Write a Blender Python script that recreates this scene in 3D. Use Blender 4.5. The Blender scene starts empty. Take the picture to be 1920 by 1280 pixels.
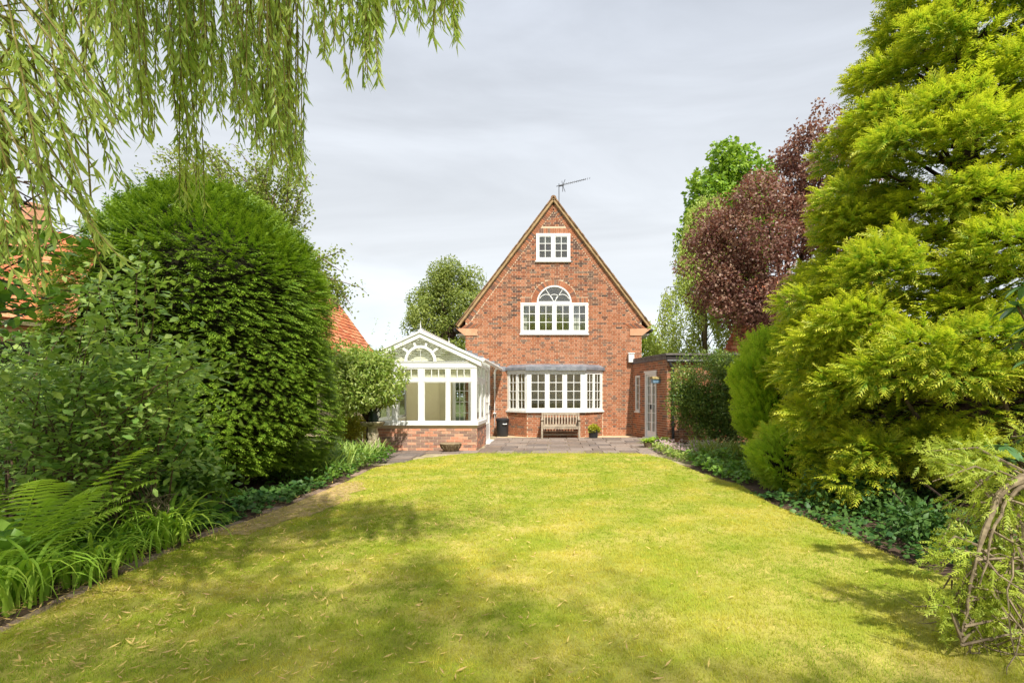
import bpy, math, random
import numpy as np
from mathutils import Vector, Matrix
from mathutils.geometry import tessellate_polygon

R = math.radians
SC = bpy.context.scene
COL = SC.collection
rng = np.random.default_rng(11)
random.seed(11)

# ------------------------------------------------------------------ camera
CAM_H, FPX, VX, VY = 1.47, 1000.0, 1040.0, 740.0
cam = bpy.data.objects.new('camera', bpy.data.cameras.new('camera'))
COL.objects.link(cam)
cam.location = (0, 0, CAM_H)
cam.rotation_euler = (R(90), 0, 0)
cam.data.sensor_width = 36
cam.data.lens = 36 * FPX / 1920
cam.data.shift_x = -(VX - 960) / 1920
cam.data.shift_y = (VY - 640) / 1920
cam.data.clip_start = .05
cam.data.clip_end = 2000
SC.camera = cam

# ------------------------------------------------------------------ sky, sun, exposure
SUN_EL, SUN_AZ = 52.0, 19.0            # azimuth: degrees to the right of straight behind the camera
w = bpy.data.worlds.new('World'); SC.world = w; w.use_nodes = True
nt = w.node_tree; nt.nodes.clear()
def N(t, **kw):
    n = nt.nodes.new(t)
    for k, v in kw.items(): setattr(n, k, v)
    return n
out = N('ShaderNodeOutputWorld')
sky = N('ShaderNodeTexSky', sky_type='NISHITA', sun_disc=False)
sky.sun_elevation = R(SUN_EL); sky.sun_rotation = R(180 - SUN_AZ)
sky.air_density = 1.0; sky.dust_density = 2.0; sky.ozone_density = 1.0
bg = N('ShaderNodeBackground'); bg.inputs['Strength'].default_value = .10
nt.links.new(sky.outputs[0], bg.inputs[0])
tc = N('ShaderNodeTexCoord')
sep = N('ShaderNodeSeparateXYZ'); nt.links.new(tc.outputs['Generated'], sep.inputs[0])
el = N('ShaderNodeMapRange'); el.inputs[1].default_value = 0.0; el.inputs[2].default_value = .62
nt.links.new(sep.outputs[2], el.inputs[0])
cr = N('ShaderNodeValToRGB')
cr.color_ramp.elements[0].color = (.79, .86, .90, 1); cr.color_ramp.elements[1].color = (.52, .558, .625, 1)
e = cr.color_ramp.elements.new(.40); e.color = (.70, .728, .755, 1)
nt.links.new(el.outputs[0], cr.inputs[0])
mp = N('ShaderNodeMapping'); mp.inputs['Scale'].default_value = (.8, 1.0, 4.2); mp.inputs['Rotation'].default_value = (0, R(25), R(20))
nt.links.new(tc.outputs['Generated'], mp.inputs[0])
nz = N('ShaderNodeTexNoise'); nz.inputs['Scale'].default_value = 1.7; nz.inputs['Detail'].default_value = 7; nz.inputs['Roughness'].default_value = .56; nz.inputs['Distortion'].default_value = .5
nt.links.new(mp.outputs[0], nz.inputs[0])
wr = N('ShaderNodeMapRange'); wr.inputs[1].default_value = .30; wr.inputs[2].default_value = .72; wr.inputs[3].default_value = .87; wr.inputs[4].default_value = 1.20
nt.links.new(nz.outputs[0], wr.inputs[0])
mul = N('ShaderNodeVectorMath', operation='SCALE')
nt.links.new(cr.outputs[0], mul.inputs[0]); nt.links.new(wr.outputs[0], mul.inputs['Scale'])
bc = N('ShaderNodeBackground'); bc.inputs['Strength'].default_value = .79
nt.links.new(mul.outputs[0], bc.inputs[0])
mx = N('ShaderNodeMixShader'); mx.inputs[0].default_value = .93
nt.links.new(bg.outputs[0], mx.inputs[1]); nt.links.new(bc.outputs[0], mx.inputs[2])
nt.links.new(mx.outputs[0], out.inputs[0])

sun = bpy.data.objects.new('sun', bpy.data.lights.new('sun', 'SUN'))
COL.objects.link(sun)
sun.data.energy = 4.4; sun.data.angle = R(1.0); sun.data.color = (1.0, .95, .86)
S = Vector((math.sin(R(SUN_AZ)) * math.cos(R(SUN_EL)), -math.cos(R(SUN_AZ)) * math.cos(R(SUN_EL)), math.sin(R(SUN_EL))))
sun.rotation_euler = S.to_track_quat('Z', 'Y').to_euler()
sun.location = S * 60

vs = SC.view_settings
vs.view_transform = 'Standard'; vs.look = 'None'; vs.gamma = 1; vs.use_curve_mapping = False
vs.exposure = .68
SC.render.engine = 'CYCLES'
SC.cycles.use_denoising = True
SC.cycles.max_bounces = 8; SC.cycles.transparent_max_bounces = 16
SC.cycles.diffuse_bounces = 4

# ------------------------------------------------------------------ helpers
def at(px, py, Y):
    return Vector(((px - VX) / FPX * Y, Y, CAM_H + (VY - py) / FPX * Y))

def wl(o):
    v = Vector((0, 0, 0))
    while o is not None:
        v += o.location; o = o.parent
    return v

def thing(name, label, cat, loc=(0, 0, 0), group=None):
    o = bpy.data.objects.new(name, None); COL.objects.link(o)
    o.location = loc; o['label'] = label; o['category'] = cat
    o.empty_display_size = .2
    if group: o['group'] = group
    return o

def tag(o, label=None, cat=None, group=None, kind=None):
    for k, v in (('label', label), ('category', cat), ('group', group), ('kind', kind)):
        if v: o[k] = v
    return o

def link_mesh(name, me, mat, parent=None, kind=None):
    o = bpy.data.objects.new(name, me); COL.objects.link(o)
    if mat is not None and not me.materials: me.materials.append(mat)
    if parent is not None: o.parent = parent
    if kind: o['kind'] = kind
    return o

class MB:
    def __init__(s): s.v = []; s.f = []
    def add(s, vs, fs):
        b = len(s.v); s.v += [tuple(p) for p in vs]; s.f += [tuple(b + i for i in f) for f in fs]; return s
    def hexa(s, c):          # 8 corners: bottom 0-3 ccw, top 4-7
        return s.add(c, [(3, 2, 1, 0), (4, 5, 6, 7), (0, 1, 5, 4), (1, 2, 6, 5), (2, 3, 7, 6), (3, 0, 4, 7)])
    def box(s, x0, x1, y0, y1, z0, z1):
        return s.hexa([(x0, y0, z0), (x1, y0, z0), (x1, y1, z0), (x0, y1, z0), (x0, y0, z1), (x1, y0, z1), (x1, y1, z1), (x0, y1, z1)])
    def fbox(s, F, u0, u1, v0, v1, d0, d1):
        P = [pt(F, u0, v0, d1), pt(F, u1, v0, d1), pt(F, u1, v0, d0), pt(F, u0, v0, d0), pt(F, u0, v1, d1), pt(F, u1, v1, d1), pt(F, u1, v1, d0), pt(F, u0, v1, d0)]
        return s.hexa(P)
    def prism(s, poly, F, d0, d1):      # poly in (u,v) of frame F, extruded d0..d1
        n = len(poly)
        a = [pt(F, u, v, d1) for u, v in poly]; b = [pt(F, u, v, d0) for u, v in poly]
        fs = [tuple(range(n)), tuple(range(2 * n - 1, n - 1, -1))]
        for i in range(n):
            j = (i + 1) % n; fs.append((i, n + i, n + j, j))
        return s.add(a + b, fs)
    def vprism(s, poly, z0, z1):         # poly in x,y
        n = len(poly)
        a = [(x, y, z0) for x, y in poly]; b = [(x, y, z1) for x, y in poly]
        fs = [tuple(range(n - 1, -1, -1)), tuple(range(n, 2 * n))]
        for i in range(n):
            j = (i + 1) % n; fs.append((i, j, n + j, n + i))
        return s.add(a + b, fs)
    def bar(s, a, b, w, h, up=(0, 0, 1)):
        a = Vector(a); b = Vector(b); d = (b - a).normalized()
        x = d.cross(Vector(up)); x = x.normalized() if x.length > 1e-5 else Vector((1, 0, 0))
        y = x.cross(d)
        c = []
        for p in (a, b):
            for sx, sy in ((-1, -1), (1, -1), (1, 1), (-1, 1)):
                c.append(p + x * (sx * w / 2) + y * (sy * h / 2))
        return s.hexa(c)
    def tube(s, pts, rad, n=6, cap=True):
        pts = [Vector(p) for p in pts]; m = len(pts)
        if not hasattr(rad, '__len__'): rad = [rad] * m
        vs = []; ref = None
        for i, p in enumerate(pts):
            d = (pts[min(i + 1, m - 1)] - pts[max(i - 1, 0)])
            d = d.normalized() if d.length > 1e-9 else Vector((0, 0, 1))
            if ref is None: ref = Vector((0, 0, 1)) if abs(d.z) < .9 else Vector((1, 0, 0))
            x = d.cross(ref).normalized(); y = x.cross(d); ref = -y if False else ref
            for k in range(n):
                t = 2 * math.pi * k / n
                vs.append(p + (x * math.cos(t) + y * math.sin(t)) * rad[i])
        fs = []
        for i in range(m - 1):
            for k in range(n):
                a = i * n + k; b = i * n + (k + 1) % n
                fs.append((a, b, b + n, a + n))
        if cap: fs += [tuple(range(n - 1, -1, -1)), tuple(range((m - 1) * n, m * n))]
        return s.add(vs, fs)
    def lathe(s, prof, c, n=20, sx=1, sy=1):
        vs = []; m = len(prof)
        for r, z in prof:
            for k in range(n):
                t = 2 * math.pi * k / n
                vs.append((c[0] + r * sx * math.cos(t), c[1] + r * sy * math.sin(t), c[2] + z))
        fs = []
        for i in range(m - 1):
            for k in range(n):
                a = i * n + k; b = i * n + (k + 1) % n
                fs.append((a, b, b + n, a + n))
        fs += [tuple(range(n - 1, -1, -1)), tuple(range((m - 1) * n, m * n))]
        return s.add(vs, fs)
    def arc(s, F, cu, cv, r0, r1, a0, a1, d0, d1, n=16):
        for i in range(n):
            t0 = a0 + (a1 - a0) * i / n; t1 = a0 + (a1 - a0) * (i + 1) / n
            q = [(cu + r0 * math.cos(t0), cv + r0 * math.sin(t0)), (cu + r1 * math.cos(t0), cv + r1 * math.sin(t0)),
                 (cu + r1 * math.cos(t1), cv + r1 * math.sin(t1)), (cu + r0 * math.cos(t1), cv + r0 * math.sin(t1))]
            s.prism(q, F, d0, d1)
        return s
    def build(s, name, mat, parent=None, kind=None, smooth=False, bevel=0):
        off = wl(parent)
        me = bpy.data.meshes.new(name)
        me.from_pydata([(x - off.x, y - off.y, z - off.z) for x, y, z in s.v], [], s.f)
        me.update()
        if smooth:
            me.polygons.foreach_set('use_smooth', [True] * len(me.polygons))
            try: me.set_sharp_from_angle(angle=R(40))
            except Exception: pass
        o = link_mesh(name, me, mat, parent, kind)
        if bevel:
            b = o.modifiers.new('bevel', 'BEVEL'); b.width = bevel; b.segments = 1; b.limit_method = 'ANGLE'
        return o

def frame(P, U):
    U = Vector(U).normalized()
    return (Vector(P), U, Vector((U.y, -U.x, 0)))     # outward normal: to the right of U (U=+x -> N=-y, towards the camera)
def pt(F, u, v, d):
    return F[0] + F[1] * u + Vector((0, 0, v)) + F[2] * d

# ------------------------------------------------------------------ materials
def newmat(name):
    m = bpy.data.materials.new(name); m.use_nodes = True
    t = m.node_tree; t.nodes.clear()
    o = t.nodes.new('ShaderNodeOutputMaterial')
    return m, t, o
def mnode(t, ty, **kw):
    n = t.nodes.new(ty)
    for k, v in kw.items(): setattr(n, k, v)
    return n
def rgba(c): return (c[0], c[1], c[2], 1)
def srgb(r, g, b):
    f = lambda c: (c / 255 / 12.92) if c / 255 <= .04045 else ((c / 255 + .055) / 1.055) ** 2.4
    return (f(r), f(g), f(b))

def mixc(t, fac, a, b, blend='MIX'):
    n = t.nodes.new('ShaderNodeMix'); n.data_type = 'RGBA'; n.blend_type = blend
    for sock, v in ((n.inputs['Factor'], fac), (n.inputs['A'], a), (n.inputs['B'], b)):
        pass
    def setin(idx, v):
        if isinstance(v, (tuple, list)): n.inputs[idx].default_value = rgba(v)
        elif isinstance(v, (int, float)): n.inputs[idx].default_value = v
        else: t.links.new(v, n.inputs[idx])
    setin(0, fac); setin(6, a); setin(7, b)
    return n.outputs[2]

def surf(name, c1, c2=None, scale=6.0, rough=.6, bump=0.0, bscale=40.0, metal=0.0, detail=4, stretch=(1, 1, 1), spots=None, spec=.4, world=True):
    m, t, o = newmat(name)
    b = mnode(t, 'ShaderNodeBsdfPrincipled')
    b.inputs['Roughness'].default_value = rough; b.inputs['Metallic'].default_value = metal
    b.inputs['Specular IOR Level'].default_value = spec
    geo = mnode(t, 'ShaderNodeNewGeometry'); mapn = mnode(t, 'ShaderNodeMapping'); mapn.inputs['Scale'].default_value = stretch
    t.links.new(geo.outputs['Position'], mapn.inputs[0])
    if c2 is None: c2 = tuple(x * .82 for x in c1)
    nz = mnode(t, 'ShaderNodeTexNoise'); nz.inputs['Scale'].default_value = scale; nz.inputs['Detail'].default_value = detail
    t.links.new(mapn.outputs[0], nz.inputs[0])
    rp = mnode(t, 'ShaderNodeMapRange'); rp.inputs[1].default_value = .32; rp.inputs[2].default_value = .68
    t.links.new(nz.outputs[0], rp.inputs[0])
    col = mixc(t, rp.outputs[0], c1, c2)
    if spots:
        n2 = mnode(t, 'ShaderNodeTexNoise'); n2.inputs['Scale'].default_value = spots[1]; n2.inputs['Detail'].default_value = 6
        t.links.new(mapn.outputs[0], n2.inputs[0])
        r2 = mnode(t, 'ShaderNodeMapRange'); r2.inputs[1].default_value = spots[2]; r2.inputs[2].default_value = spots[2] + .08; r2.inputs[4].default_value = spots[3]
        t.links.new(n2.outputs[0], r2.inputs[0])
        col = mixc(t, r2.outputs[0], col, spots[0])
    t.links.new(col, b.inputs['Base Color'])
    if bump:
        n3 = mnode(t, 'ShaderNodeTexNoise'); n3.inputs['Scale'].default_value = bscale; n3.inputs['Detail'].default_value = 5
        t.links.new(mapn.outputs[0], n3.inputs[0])
        bp = mnode(t, 'ShaderNodeBump'); bp.inputs['Strength'].default_value = bump; bp.inputs['Distance'].default_value = .01
        t.links.new(n3.outputs[0], bp.inputs['Height']); t.links.new(bp.outputs[0], b.inputs['Normal'])
    t.links.new(b.outputs[0], o.inputs[0])
    return m

def brickmat(name, island, stops, rough=.85):
    """fired-brick colours, one shade per brick (stops: list of (position, colour))"""
    m, t, o = newmat(name)
    b = mnode(t, 'ShaderNodeBsdfPrincipled'); b.inputs['Roughness'].default_value = rough; b.inputs['Specular IOR Level'].default_value = .2
    geo = mnode(t, 'ShaderNodeNewGeometry')
    if island: r = geo.outputs['Random Per Island']
    else: r = mnode(t, 'ShaderNodeObjectInfo').outputs['Random']
    ramp = mnode(t, 'ShaderNodeValToRGB'); ramp.color_ramp.interpolation = 'CONSTANT'
    el = ramp.color_ramp.elements
    while len(el) > 1: el.remove(el[0])
    el[0].position = 0; el[0].color = rgba(stops[0][1])
    for p, c in stops[1:]:
        x = el.new(p); x.color = rgba(c)
    t.links.new(r, ramp.inputs[0])
    nz = mnode(t, 'ShaderNodeTexNoise'); nz.inputs['Scale'].default_value = 22; nz.inputs['Detail'].default_value = 5
    t.links.new(geo.outputs['Position'], nz.inputs[0])
    mr = mnode(t, 'ShaderNodeMapRange'); mr.inputs[1].default_value = .3; mr.inputs[2].default_value = .7; mr.inputs[3].default_value = .78; mr.inputs[4].default_value = 1.18
    t.links.new(nz.outputs[0], mr.inputs[0])
    sc = mnode(t, 'ShaderNodeVectorMath', operation='SCALE')
    t.links.new(ramp.outputs[0], sc.inputs[0]); t.links.new(mr.outputs[0], sc.inputs['Scale'])
    # broad weathering
    n2 = mnode(t, 'ShaderNodeTexNoise'); n2.inputs['Scale'].default_value = 1.3; n2.inputs['Detail'].default_value = 6
    t.links.new(geo.outputs['Position'], n2.inputs[0])
    m2 = mnode(t, 'ShaderNodeMapRange'); m2.inputs[1].default_value = .5; m2.inputs[2].default_value = .75; m2.inputs[4].default_value = .16
    t.links.new(n2.outputs[0], m2.inputs[0])
    col = mixc(t, m2.outputs[0], sc.outputs[0], srgb(206, 164, 130))
    mp3 = mnode(t, 'ShaderNodeMapping'); mp3.inputs['Scale'].default_value = (3.2, 3.2, .35); t.links.new(geo.outputs['Position'], mp3.inputs[0])
    n4 = mnode(t, 'ShaderNodeTexNoise'); n4.inputs['Scale'].default_value = 1.0; n4.inputs['Detail'].default_value = 5; t.links.new(mp3.outputs[0], n4.inputs[0])
    m4 = mnode(t, 'ShaderNodeMapRange'); m4.inputs[1].default_value = .56; m4.inputs[2].default_value = .74; m4.inputs[4].default_value = .35; t.links.new(n4.outputs[0], m4.inputs[0])
    col = mixc(t, m4.outputs[0], col, srgb(104, 82, 68))
    t.links.new(col, b.inputs['Base Color'])
    bp = mnode(t, 'ShaderNodeBump'); bp.inputs['Strength'].default_value = .5; bp.inputs['Distance'].default_value = .006
    t.links.new(nz.outputs[0], bp.inputs['Height']); t.links.new(bp.outputs[0], b.inputs['Normal'])
    t.links.new(b.outputs[0], o.inputs[0])
    return m

def leafmat(name, a, b, tip, rough=.45, trans=.35, spec=.35, tcol=(1.25, 1.25, .7)):
    """a..b by tint.r (leaf to leaf), towards tip by tint.g (new growth at the tips)"""
    m, t, o = newmat(name)
    at_ = mnode(t, 'ShaderNodeAttribute'); at_.attribute_name = 'tint'
    sp = mnode(t, 'ShaderNodeSeparateColor'); t.links.new(at_.outputs['Color'], sp.inputs[0])
    col = mixc(t, sp.outputs[0], a, b)
    col = mixc(t, sp.outputs[1], col, tip)
    p = mnode(t, 'ShaderNodeBsdfPrincipled'); p.inputs['Roughness'].default_value = rough; p.inputs['Specular IOR Level'].default_value = spec
    t.links.new(col, p.inputs['Base Color'])
    tr = mnode(t, 'ShaderNodeBsdfTranslucent')
    c2 = mixc(t, 1.0, col, tcol, 'MULTIPLY'); t.links.new(c2, tr.inputs[0])
    mx = mnode(t, 'ShaderNodeMixShader'); mx.inputs[0].default_value = trans
    t.links.new(p.outputs[0], mx.inputs[1]); t.links.new(tr.outputs[0], mx.inputs[2])
    t.links.new(mx.outputs[0], o.inputs[0])
    return m

def glassmat(name, tint, refl):
    m, t, o = newmat(name)
    tr = mnode(t, 'ShaderNodeBsdfTransparent'); tr.inputs[0].default_value = rgba(tint)
    gl = mnode(t, 'ShaderNodeBsdfGlossy'); gl.inputs['Roughness'].default_value = .03
    lw = mnode(t, 'ShaderNodeLayerWeight'); lw.inputs[0].default_value = .5
    pw = mnode(t, 'ShaderNodeMath', operation='POWER'); pw.inputs[1].default_value = 5.0
    t.links.new(lw.outputs['Facing'], pw.inputs[0])
    ad = mnode(t, 'ShaderNodeMath', operation='MULTIPLY_ADD'); ad.use_clamp = True; ad.inputs[1].default_value = .8; ad.inputs[2].default_value = refl
    t.links.new(pw.outputs[0], ad.inputs[0])
    mx = mnode(t, 'ShaderNodeMixShader')
    t.links.new(ad.outputs[0], mx.inputs[0]); t.links.new(tr.outputs[0], mx.inputs[1]); t.links.new(gl.outputs[0], mx.inputs[2])
    t.links.new(mx.outputs[0], o.inputs[0])
    return m

ORANGE = [(0, srgb(166, 106, 75)), (.18, srgb(172, 112, 82)), (.36, srgb(158, 99, 70)), (.50, srgb(176, 119, 90)), (.66, srgb(152, 97, 71)),
          (.78, srgb(136, 95, 75)), (.90, srgb(118, 88, 76)), (.96, srgb(126, 104, 90))]
BROWN = [(0, srgb(142, 90, 68)), (.2, srgb(112, 76, 62)), (.4, srgb(164, 102, 74)), (.55, srgb(98, 72, 64)), (.7, srgb(134, 84, 64)), (.85, srgb(86, 68, 62))]
PINK = [(0, srgb(164, 130, 114)), (.22, srgb(206, 144, 116)), (.40, srgb(150, 122, 110)), (.58, srgb(214, 158, 130)), (.72, srgb(174, 122, 102)), (.85, srgb(142, 114, 102))]
M = dict(
    brick=brickmat('brick_single', False, ORANGE), brick_j=brickmat('brick_joined', True, ORANGE), brick_top=brickmat('brick_brown', True, BROWN),
    cbrick=brickmat('plinth_brick', False, PINK),
    mortar=surf('mortar', srgb(210, 190, 162), srgb(190, 168, 140), 3, .95, .3, 60),
    white=surf('white_paint', (.80, .80, .78), (.74, .74, .71), 3, .35, spec=.5),
    cream=surf('cream_wall', srgb(240, 228, 190), srgb(232, 220, 180), 2, .8),
    blind=surf('blind_fabric', srgb(232, 230, 212), srgb(220, 216, 196), 4, .8),
    carpet=surf('room_floor', srgb(170, 150, 120), None, 5, .9),
    lead=surf('lead', srgb(150, 152, 158), srgb(118, 122, 130), 5, .45, .4, 14, .3),
    ochre=surf('verge_mortar', srgb(172, 144, 104), srgb(148, 120, 84), 6, .85, .4, 30),
    stone=surf('kneeler_render', srgb(206, 160, 126), srgb(190, 142, 108), 5, .9, .2, 30),
    tile=brickmat('roof_tile', False, [(0, srgb(206, 130, 90)), (.25, srgb(196, 116, 78)), (.5, srgb(212, 146, 106)), (.7, srgb(184, 104, 70)), (.88, srgb(166, 98, 72))], .8),
    tile_j=brickmat('roof_tile_joined', True, [(0, srgb(206, 130, 90)), (.25, srgb(196, 116, 78)), (.5, srgb(212, 146, 106)), (.7, srgb(184, 104, 70)), (.88, srgb(166, 98, 72))], .8),
    rooft=brickmat('house_tile', True, [(0, srgb(142, 112, 84)), (.3, srgb(124, 94, 70)), (.6, srgb(152, 120, 90)), (.85, srgb(108, 86, 68))], .85),
    slab=brickmat('paving_slab', False, [(0, srgb(128, 116, 108)), (.25, srgb(112, 102, 96)), (.5, srgb(140, 127, 117)), (.75, srgb(120, 107, 97))], .8),
    joint=surf('paving_joint', srgb(176, 160, 132), srgb(140, 128, 100), 4, .95, .3, 50, spots=(srgb(110, 118, 62), 3, .56, .8)),
    apron=surf('cement_strip', srgb(206, 184, 150), srgb(180, 156, 120), 5, .95, .3, 50),
    black=surf('black_plastic', (.022, .023, .025), (.03, .03, .032), 5, .45),
    iron=surf('black_iron', (.018, .018, .02), (.03, .028, .027), 8, .5),
    felt=surf('roofing_felt', srgb(120, 112, 108), srgb(90, 84, 82), 8, .95, .4, 30),
    fascia=surf('black_fascia', srgb(62, 54, 50), srgb(38, 33, 31), 9, .8, .3, 30),
    teak=surf('weathered_teak', srgb(178, 164, 144), srgb(140, 126, 108), 9, .8, .3, 60, stretch=(1, 1, 1)),
    soil=surf('soil', srgb(92, 72, 56), srgb(66, 50, 38), 5, .98, .9, 26, spots=(srgb(128, 106, 80), 14, .58, .7)),
    ground=surf('ground_far', srgb(90, 104, 50), srgb(70, 80, 40), .3, .95),
    bark=surf('bark', srgb(110, 92, 74), srgb(72, 58, 46), 14, .95, .9, 22, stretch=(1, 1, .25)),
    bark_dk=surf('bark_dark', srgb(84, 66, 52), srgb(52, 40, 32), 16, .95, .8, 26, stretch=(1, 1, .25)),
    twig=surf('twig', srgb(120, 98, 78), srgb(86, 68, 54), 20, .9),
    twig_pale=surf('twig_pale', srgb(150, 134, 106), srgb(98, 84, 66), 26, .9, .6, 40),
    twig_green=surf('twig_green', srgb(128, 120, 60), srgb(104, 92, 44), 20, .8),
    aerial=surf('aluminium', srgb(96, 98, 102), srgb(70, 72, 76), 20, .5, 0, 40, .5),
    stone_old=surf('old_stone', srgb(150, 132, 104), srgb(112, 96, 74), 12, .95, .6, 40, spots=(srgb(92, 88, 58), 16, .58, .6)),
    birdbath=surf('birdbath_stone', srgb(190, 178, 152), srgb(130, 116, 92), 10, .9, .5, 40, spots=(srgb(96, 84, 58), 11, .52, .8)),
    dkgreen=surf('green_plastic', srgb(34, 52, 40), srgb(24, 38, 30), 5, .35),
    bluegrey=surf('blue_grey_paint', srgb(116, 146, 168), srgb(96, 124, 146), 6, .5),
    tan=surf('mossy_tan', srgb(170, 150, 104), srgb(128, 116, 70), 14, .9, .4, 40),
    glass=glassmat('window_glass', (.95, .96, .93), .035), glass_hi=glassmat('upper_glass', (.92, .94, .94), .11),
    door_in=surf('inner_door', srgb(216, 206, 170), None, 3, .5),
    curtain=surf('curtain', srgb(226, 224, 212), srgb(204, 200, 186), 8, .9),
    core=surf('hedge_twig_shade', (.020, .018, .010), (.012, .013, .007), 9, 1.0, .8, 12, spec=.05),  # near-black twigs, shade inside the foliage put into the colour
    edge=surf('edging_stone', srgb(158, 134, 116), srgb(122, 102, 88), 9, .95, .5, 40, spots=(srgb(188, 176, 158), 9, .6, .6)),
)
# ------------------------------------------------------------------ building helpers
def sub_intervals(iv, a, b):
    r = []
    for x0, x1 in iv:
        if b <= x0 or a >= x1: r.append((x0, x1)); continue
        if a > x0: r.append((x0, a))
        if b < x1: r.append((b, x1))
    return r

UNIT = {}
def unit_brick(name, mat):
    if (name, mat.name) not in UNIT:
        mb = MB().box(-.5, .5, -.5, .5, -.5, .5)
        me = bpy.data.meshes.new(name); me.from_pydata(mb.v, [], mb.f); me.materials.append(mat); UNIT[(name, mat.name)] = me
    return UNIT[(name, mat.name)]

def place_piece(name, me, parent, c, ang, dims, tilt=0):
    o = bpy.data.objects.new(name, me); COL.objects.link(o)
    o.parent = parent; off = wl(parent)
    o.location = (c.x - off.x, c.y - off.y, c.z - off.z); o.rotation_euler = (tilt, 0, ang); o.scale = dims
    return o

def brickwork(parent, F, avail, z0, z1, m_single, m_join, course=.0765, budget=0, single_if=None, proud=.008, thick=.05, joint=.015, pattern='flemish', m_top=None, name='brick'):
    """real bricks, laid course by course, on the mortar face of frame F. avail(za, zb) -> free intervals along u."""
    ang = math.atan2(F[1].y, F[1].x)
    J = MB(); T = MB(); n_single = 0
    k = 0; z = z0
    while z + course <= z1 + 1e-6:
        za, zb = z + joint / 2, z + course - joint / 2
        ivs = avail(za, zb)
        u = -20.0 + (0 if k % 2 == 0 else (.169 if pattern == 'flemish' else .1125))
        i = 0
        while u < 20:
            if pattern == 'flemish': L = .215 if (i % 2 == 0) else .1025
            elif pattern == 'english': L = .215 if (k % 2 == 0) else .1025
            else: L = .215
            a, b = u, u + L
            u += L + joint * .8; i += 1
            for x0, x1 in ivs:
                c0, c1 = max(a, x0), min(b, x1)
                if c1 - c0 < .025: continue
                d = proud + random.uniform(-.002, .002)
                whole = True
                if n_single < budget and whole and (single_if is None or single_if((c0 + c1) / 2, z)):
                    c = pt(F, (c0 + c1) / 2, (za + zb) / 2, d - thick / 2)
                    place_piece(name, unit_brick(name, m_single), parent, c, ang, (c1 - c0, thick, zb - za)); n_single += 1
                else:
                    q = J
                    if m_top is not None:
                        p_ = max(0, min(.85, (z - 3.6) / 4.2))
                        if random.random() < p_: q = T
                    q.fbox(F, c0, c1, za, zb, d - thick, d)
        z += course; k += 1
    if J.v: J.build('brickwork', m_join, parent, kind='stuff')
    if T.v: T.build('brickwork', m_top, parent, kind='stuff')
    return n_single

def wall_holes(F, outer, holes, thick):
    mb = MB()
    polys = [[Vector((u, v, 0)) for u, v in outer]] + [[Vector((u, v, 0)) for u, v in h] for h in holes]
    flat = [p for q in polys for p in q]
    tris = tessellate_polygon(polys)
    fr = [pt(F, p.x, p.y, 0) for p in flat]; bk = [pt(F, p.x, p.y, -thick) for p in flat]
    n = len(flat); mb.v = [tuple(p) for p in fr + bk]
    for t in tris:
        a, b, c = (flat[i] for i in t)
        if (b - a).cross(c - a).z < 0: t = (t[0], t[2], t[1])
        mb.f.append(tuple(t)); mb.f.append(tuple(n + i for i in reversed(t)))
    s = 0
    for qi, q in enumerate(polys):
        m = len(q)
        for i in range(m):
            a, b = s + i, s + (i + 1) % m
            mb.f.append((a, n + a, n + b, b))
        s += m
    return mb

def rect(u0, u1, v0, v1): return [(u0, v0), (u1, v0), (u1, v1), (u0, v1)]

def ring(mb, F, u0, u1, v0, v1, w_, d0, d1, wb=None):
    wb = wb or w_
    mb.fbox(F, u0, u1, v0, v0 + wb, d0, d1); mb.fbox(F, u0, u1, v1 - w_, v1, d0, d1)
    mb.fbox(F, u0, u0 + w_, v0 + wb, v1 - w_, d0, d1); mb.fbox(F, u1 - w_, u1, v0 + wb, v1 - w_, d0, d1)

def sash(parent, F, u0, u1, v0, v1, cols, rows, cw=.045, bar=.02, name='casement', d=0.0, glass=None, wb=None):
    """a glazed casement: frame with its bars is one mesh, each pane another"""
    glass = glass or M['glass']
    mb = MB(); wb = wb or cw
    ring(mb, F, u0, u1, v0, v1, cw, d - .03, d + .018, wb)
    a0, a1, b0, b1 = u0 + cw, u1 - cw, v0 + wb, v1 - cw
    pw = (a1 - a0 - bar * (cols - 1)) / cols; ph = (b1 - b0 - bar * (rows - 1)) / rows
    for r in range(1, rows):
        y = b0 + r * ph + (r - 1) * bar; mb.fbox(F, a0, a1, y, y + bar, d - .018, d + .010)
    for c in range(1, cols):
        x = a0 + c * pw + (c - 1) * bar
        for r in range(rows):
            y = b0 + r * (ph + bar); mb.fbox(F, x, x + bar, y, y + ph, d - .016, d + .008)
    mb.build(name, M['white'], parent)
    for r in range(rows):
        for c in range(cols):
            x = a0 + c * (pw + bar); y = b0 + r * (ph + bar)
            MB().fbox(F, x, x + pw, y, y + ph, d - .010, d - .004).build('pane', glass, parent)

def room(parent, F, u0, u1, v0, v1, depth, back=None, d0=-.12):
    """the room behind a window: floor, walls and ceiling"""
    t = .04
    MB().fbox(F, u0 - t, u1 + t, v0 - t, v1 + t, -depth - t, -depth).build('room_wall', back or M['cream'], parent)
    MB().fbox(F, u0 - t, u0, v0, v1, -depth, d0).build('room_wall', M['cream'], parent)
    MB().fbox(F, u1, u1 + t, v0, v1, -depth, d0).build('room_wall', M['cream'], parent)
    MB().fbox(F, u0, u1, v0 - t, v0, -depth, d0).build('room_floor', M['carpet'], parent)
    MB().fbox(F, u0, u1, v1, v1 + t, -depth, d0).build('room_ceiling', M['cream'], parent)

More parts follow.
